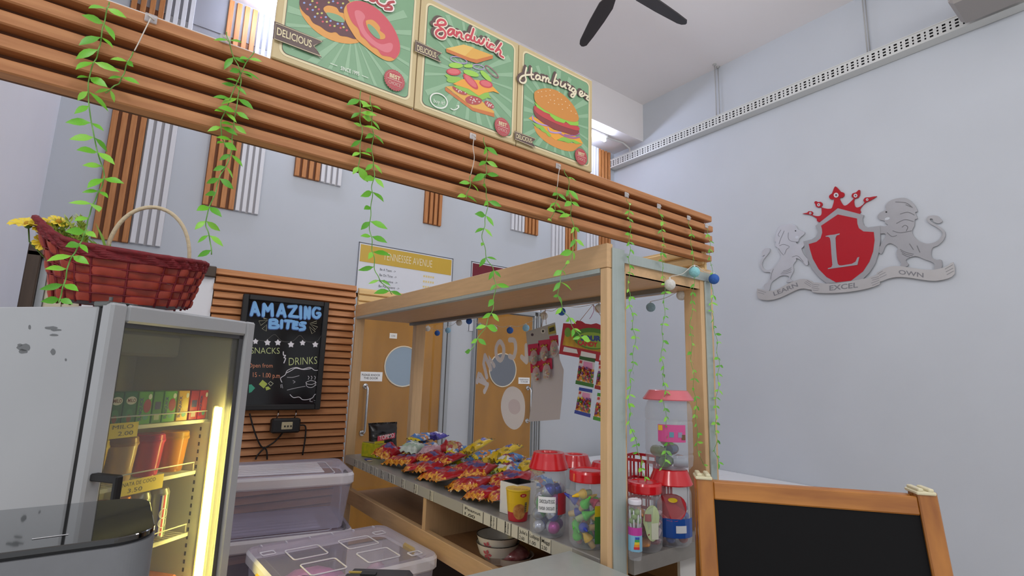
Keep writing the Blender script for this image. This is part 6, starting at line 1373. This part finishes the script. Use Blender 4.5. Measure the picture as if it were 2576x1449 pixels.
vine('longest vine, in front of the basket, its tip over the fridge door top', [(275,5),(268,30),(258,75),(250,120),(240,150),(225,190),(222,240),(227,290),(236,340),(247,390),(258,420),(262,445),(255,470),(240,500),(228,530),(220,560),(212,590),(200,615),(185,640),(172,665),(165,700),(155,735),(148,762)], 22, 0.0336)
vine('short sprig on a white wire beside the longest vine', [(335,130),(318,165),(308,195),(292,215),(265,232)], 3, 0.0291)
vine('vine over the orange and white panels, hanging to the fridge top corner height', [(570,80),(578,115),(600,170),(606,200),(598,250),(590,300),(585,340),(582,380),(570,415),(552,445),(542,485),(525,525),(518,565),(528,600),(532,640)], 16, 0.0347)
vine('short strand twined beside the vine over the orange and white panels', [(640,130),(618,160),(600,200),(582,240),(570,275),(556,305),(558,340),(566,370)], 7, 0.0325)
vine('vine below the doughnut sign, reaching down to the mustard poster', [(932,240),(935,290),(938,340),(936,390),(942,430),(936,470),(935,510),(930,560),(935,610),(940,650),(947,690),(965,715),(988,740)], 14, 0.0370)
vine('short strand below the doughnut sign', [(908,228),(905,280),(910,330),(905,385),(902,428)], 6, 0.0347)
vine('vine below the sandwich sign, its tip over door two', [(1217,345),(1225,390),(1222,430),(1220,470),(1226,500),(1222,550),(1214,590),(1222,640),(1240,680),(1246,720),(1240,770),(1226,810),(1204,850),(1176,890)], 16, 0.0370)
vine('short strand below the clear clip under the sandwich sign', [(1184,440),(1181,470),(1171,500)], 2, 0.0336)
vine('vine below the hamburger sign, its tip at the SOUR CANDY card', [(1420,425),(1430,460),(1435,510),(1440,560),(1446,600),(1440,640),(1416,680),(1405,730),(1412,770),(1430,800),(1450,835),(1468,852)], 15, 0.0381)
vine('short strand below the hamburger sign', [(1402,470),(1400,500),(1394,530),(1386,558)], 4, 0.0336)
vine('long thin vine in front of the near kiosk post', [(1577,500),(1582,520),(1585,570),(1584,620),(1583,660),(1582,720),(1585,760),(1592,810),(1597,860),(1590,920),(1585,960),(1583,1020),(1586,1070),(1605,1130),(1614,1170),(1620,1205)], 35, 0.0245)
vine('long thin vine in front of the tall pink-lidded jar', [(1658,525),(1665,560),(1668,610),(1665,660),(1670,700),(1672,760),(1668,820),(1665,880),(1668,930),(1672,980),(1672,1030),(1680,1090),(1677,1130),(1664,1182)], 32, 0.0245)
vine('long thin vine in front of the far kiosk post', [(1733,555),(1738,590),(1742,640),(1745,700),(1741,760),(1738,820),(1740,900),(1745,960),(1750,1020),(1752,1080),(1760,1150),(1776,1172)], 29, 0.0245)
vine('long thin vine at the free end of the beam', [(1781,575),(1785,620),(1790,680),(1792,730),(1790,780),(1798,830),(1805,880),(1808,930),(1805,980),(1800,1040),(1802,1100),(1800,1140),(1811,1168)], 30, 0.0245)
# ------------------------------------------------------------------ clear adhesive clips and bare wires
CLIP = mat('clear_clip', 'E8E8EA', .15, trans='EEEEF0', glossmix=.3); WW = ink('CFC8BE', .6)
def clip(px, py, label, tail=None):
    c = P(px, py, 'Y', BY-.003); t = thing('adhesive_clip', label, 'clip', tuple(c), 'clear clips on the beam')
    MB().box((c.x-.009, BY-.004, c.z-.008), (c.x+.009, BY-.0005, c.z+.008), CLIP, .001).build('clip_plate', t)
    MB().tube([c+V((-.004, -.002, .003)), c+V((0, -.009, -.003)), c+V((.005, -.003, -.004))], .0012, WW, 5).build('clip_hook', t)
    if tail: MB().tube(cr([c+V((0, -.006, -.002))]+[P(x, y, 'Y', VY) for x, y in tail], 5, False), .0010, WW, 5).build('tie_wire', t)
clip(380, 46, 'clear clip with white wire beside the longest vine', [(362,80),(350,105),(338,128)]); clip(567, 98, 'clear clip at the top of the vine over the orange and white panels')
clip(1190, 343, 'clear square clip with white wire under the sandwich sign', [(1190,370),(1193,400),(1184,440)]); clip(1405, 418, 'clear clip with white wire under the hamburger sign', [(1405,440),(1402,470)])
clip(1577, 490, 'clear clip holding the vine in front of the near kiosk post'); clip(1658, 519, 'clear clip holding the vine before the tall pink-lidded jar'); clip(1733, 548, 'clear clip holding the vine before the far kiosk post'); clip(1778, 568, 'clear clip holding the vine at the free end of the beam')
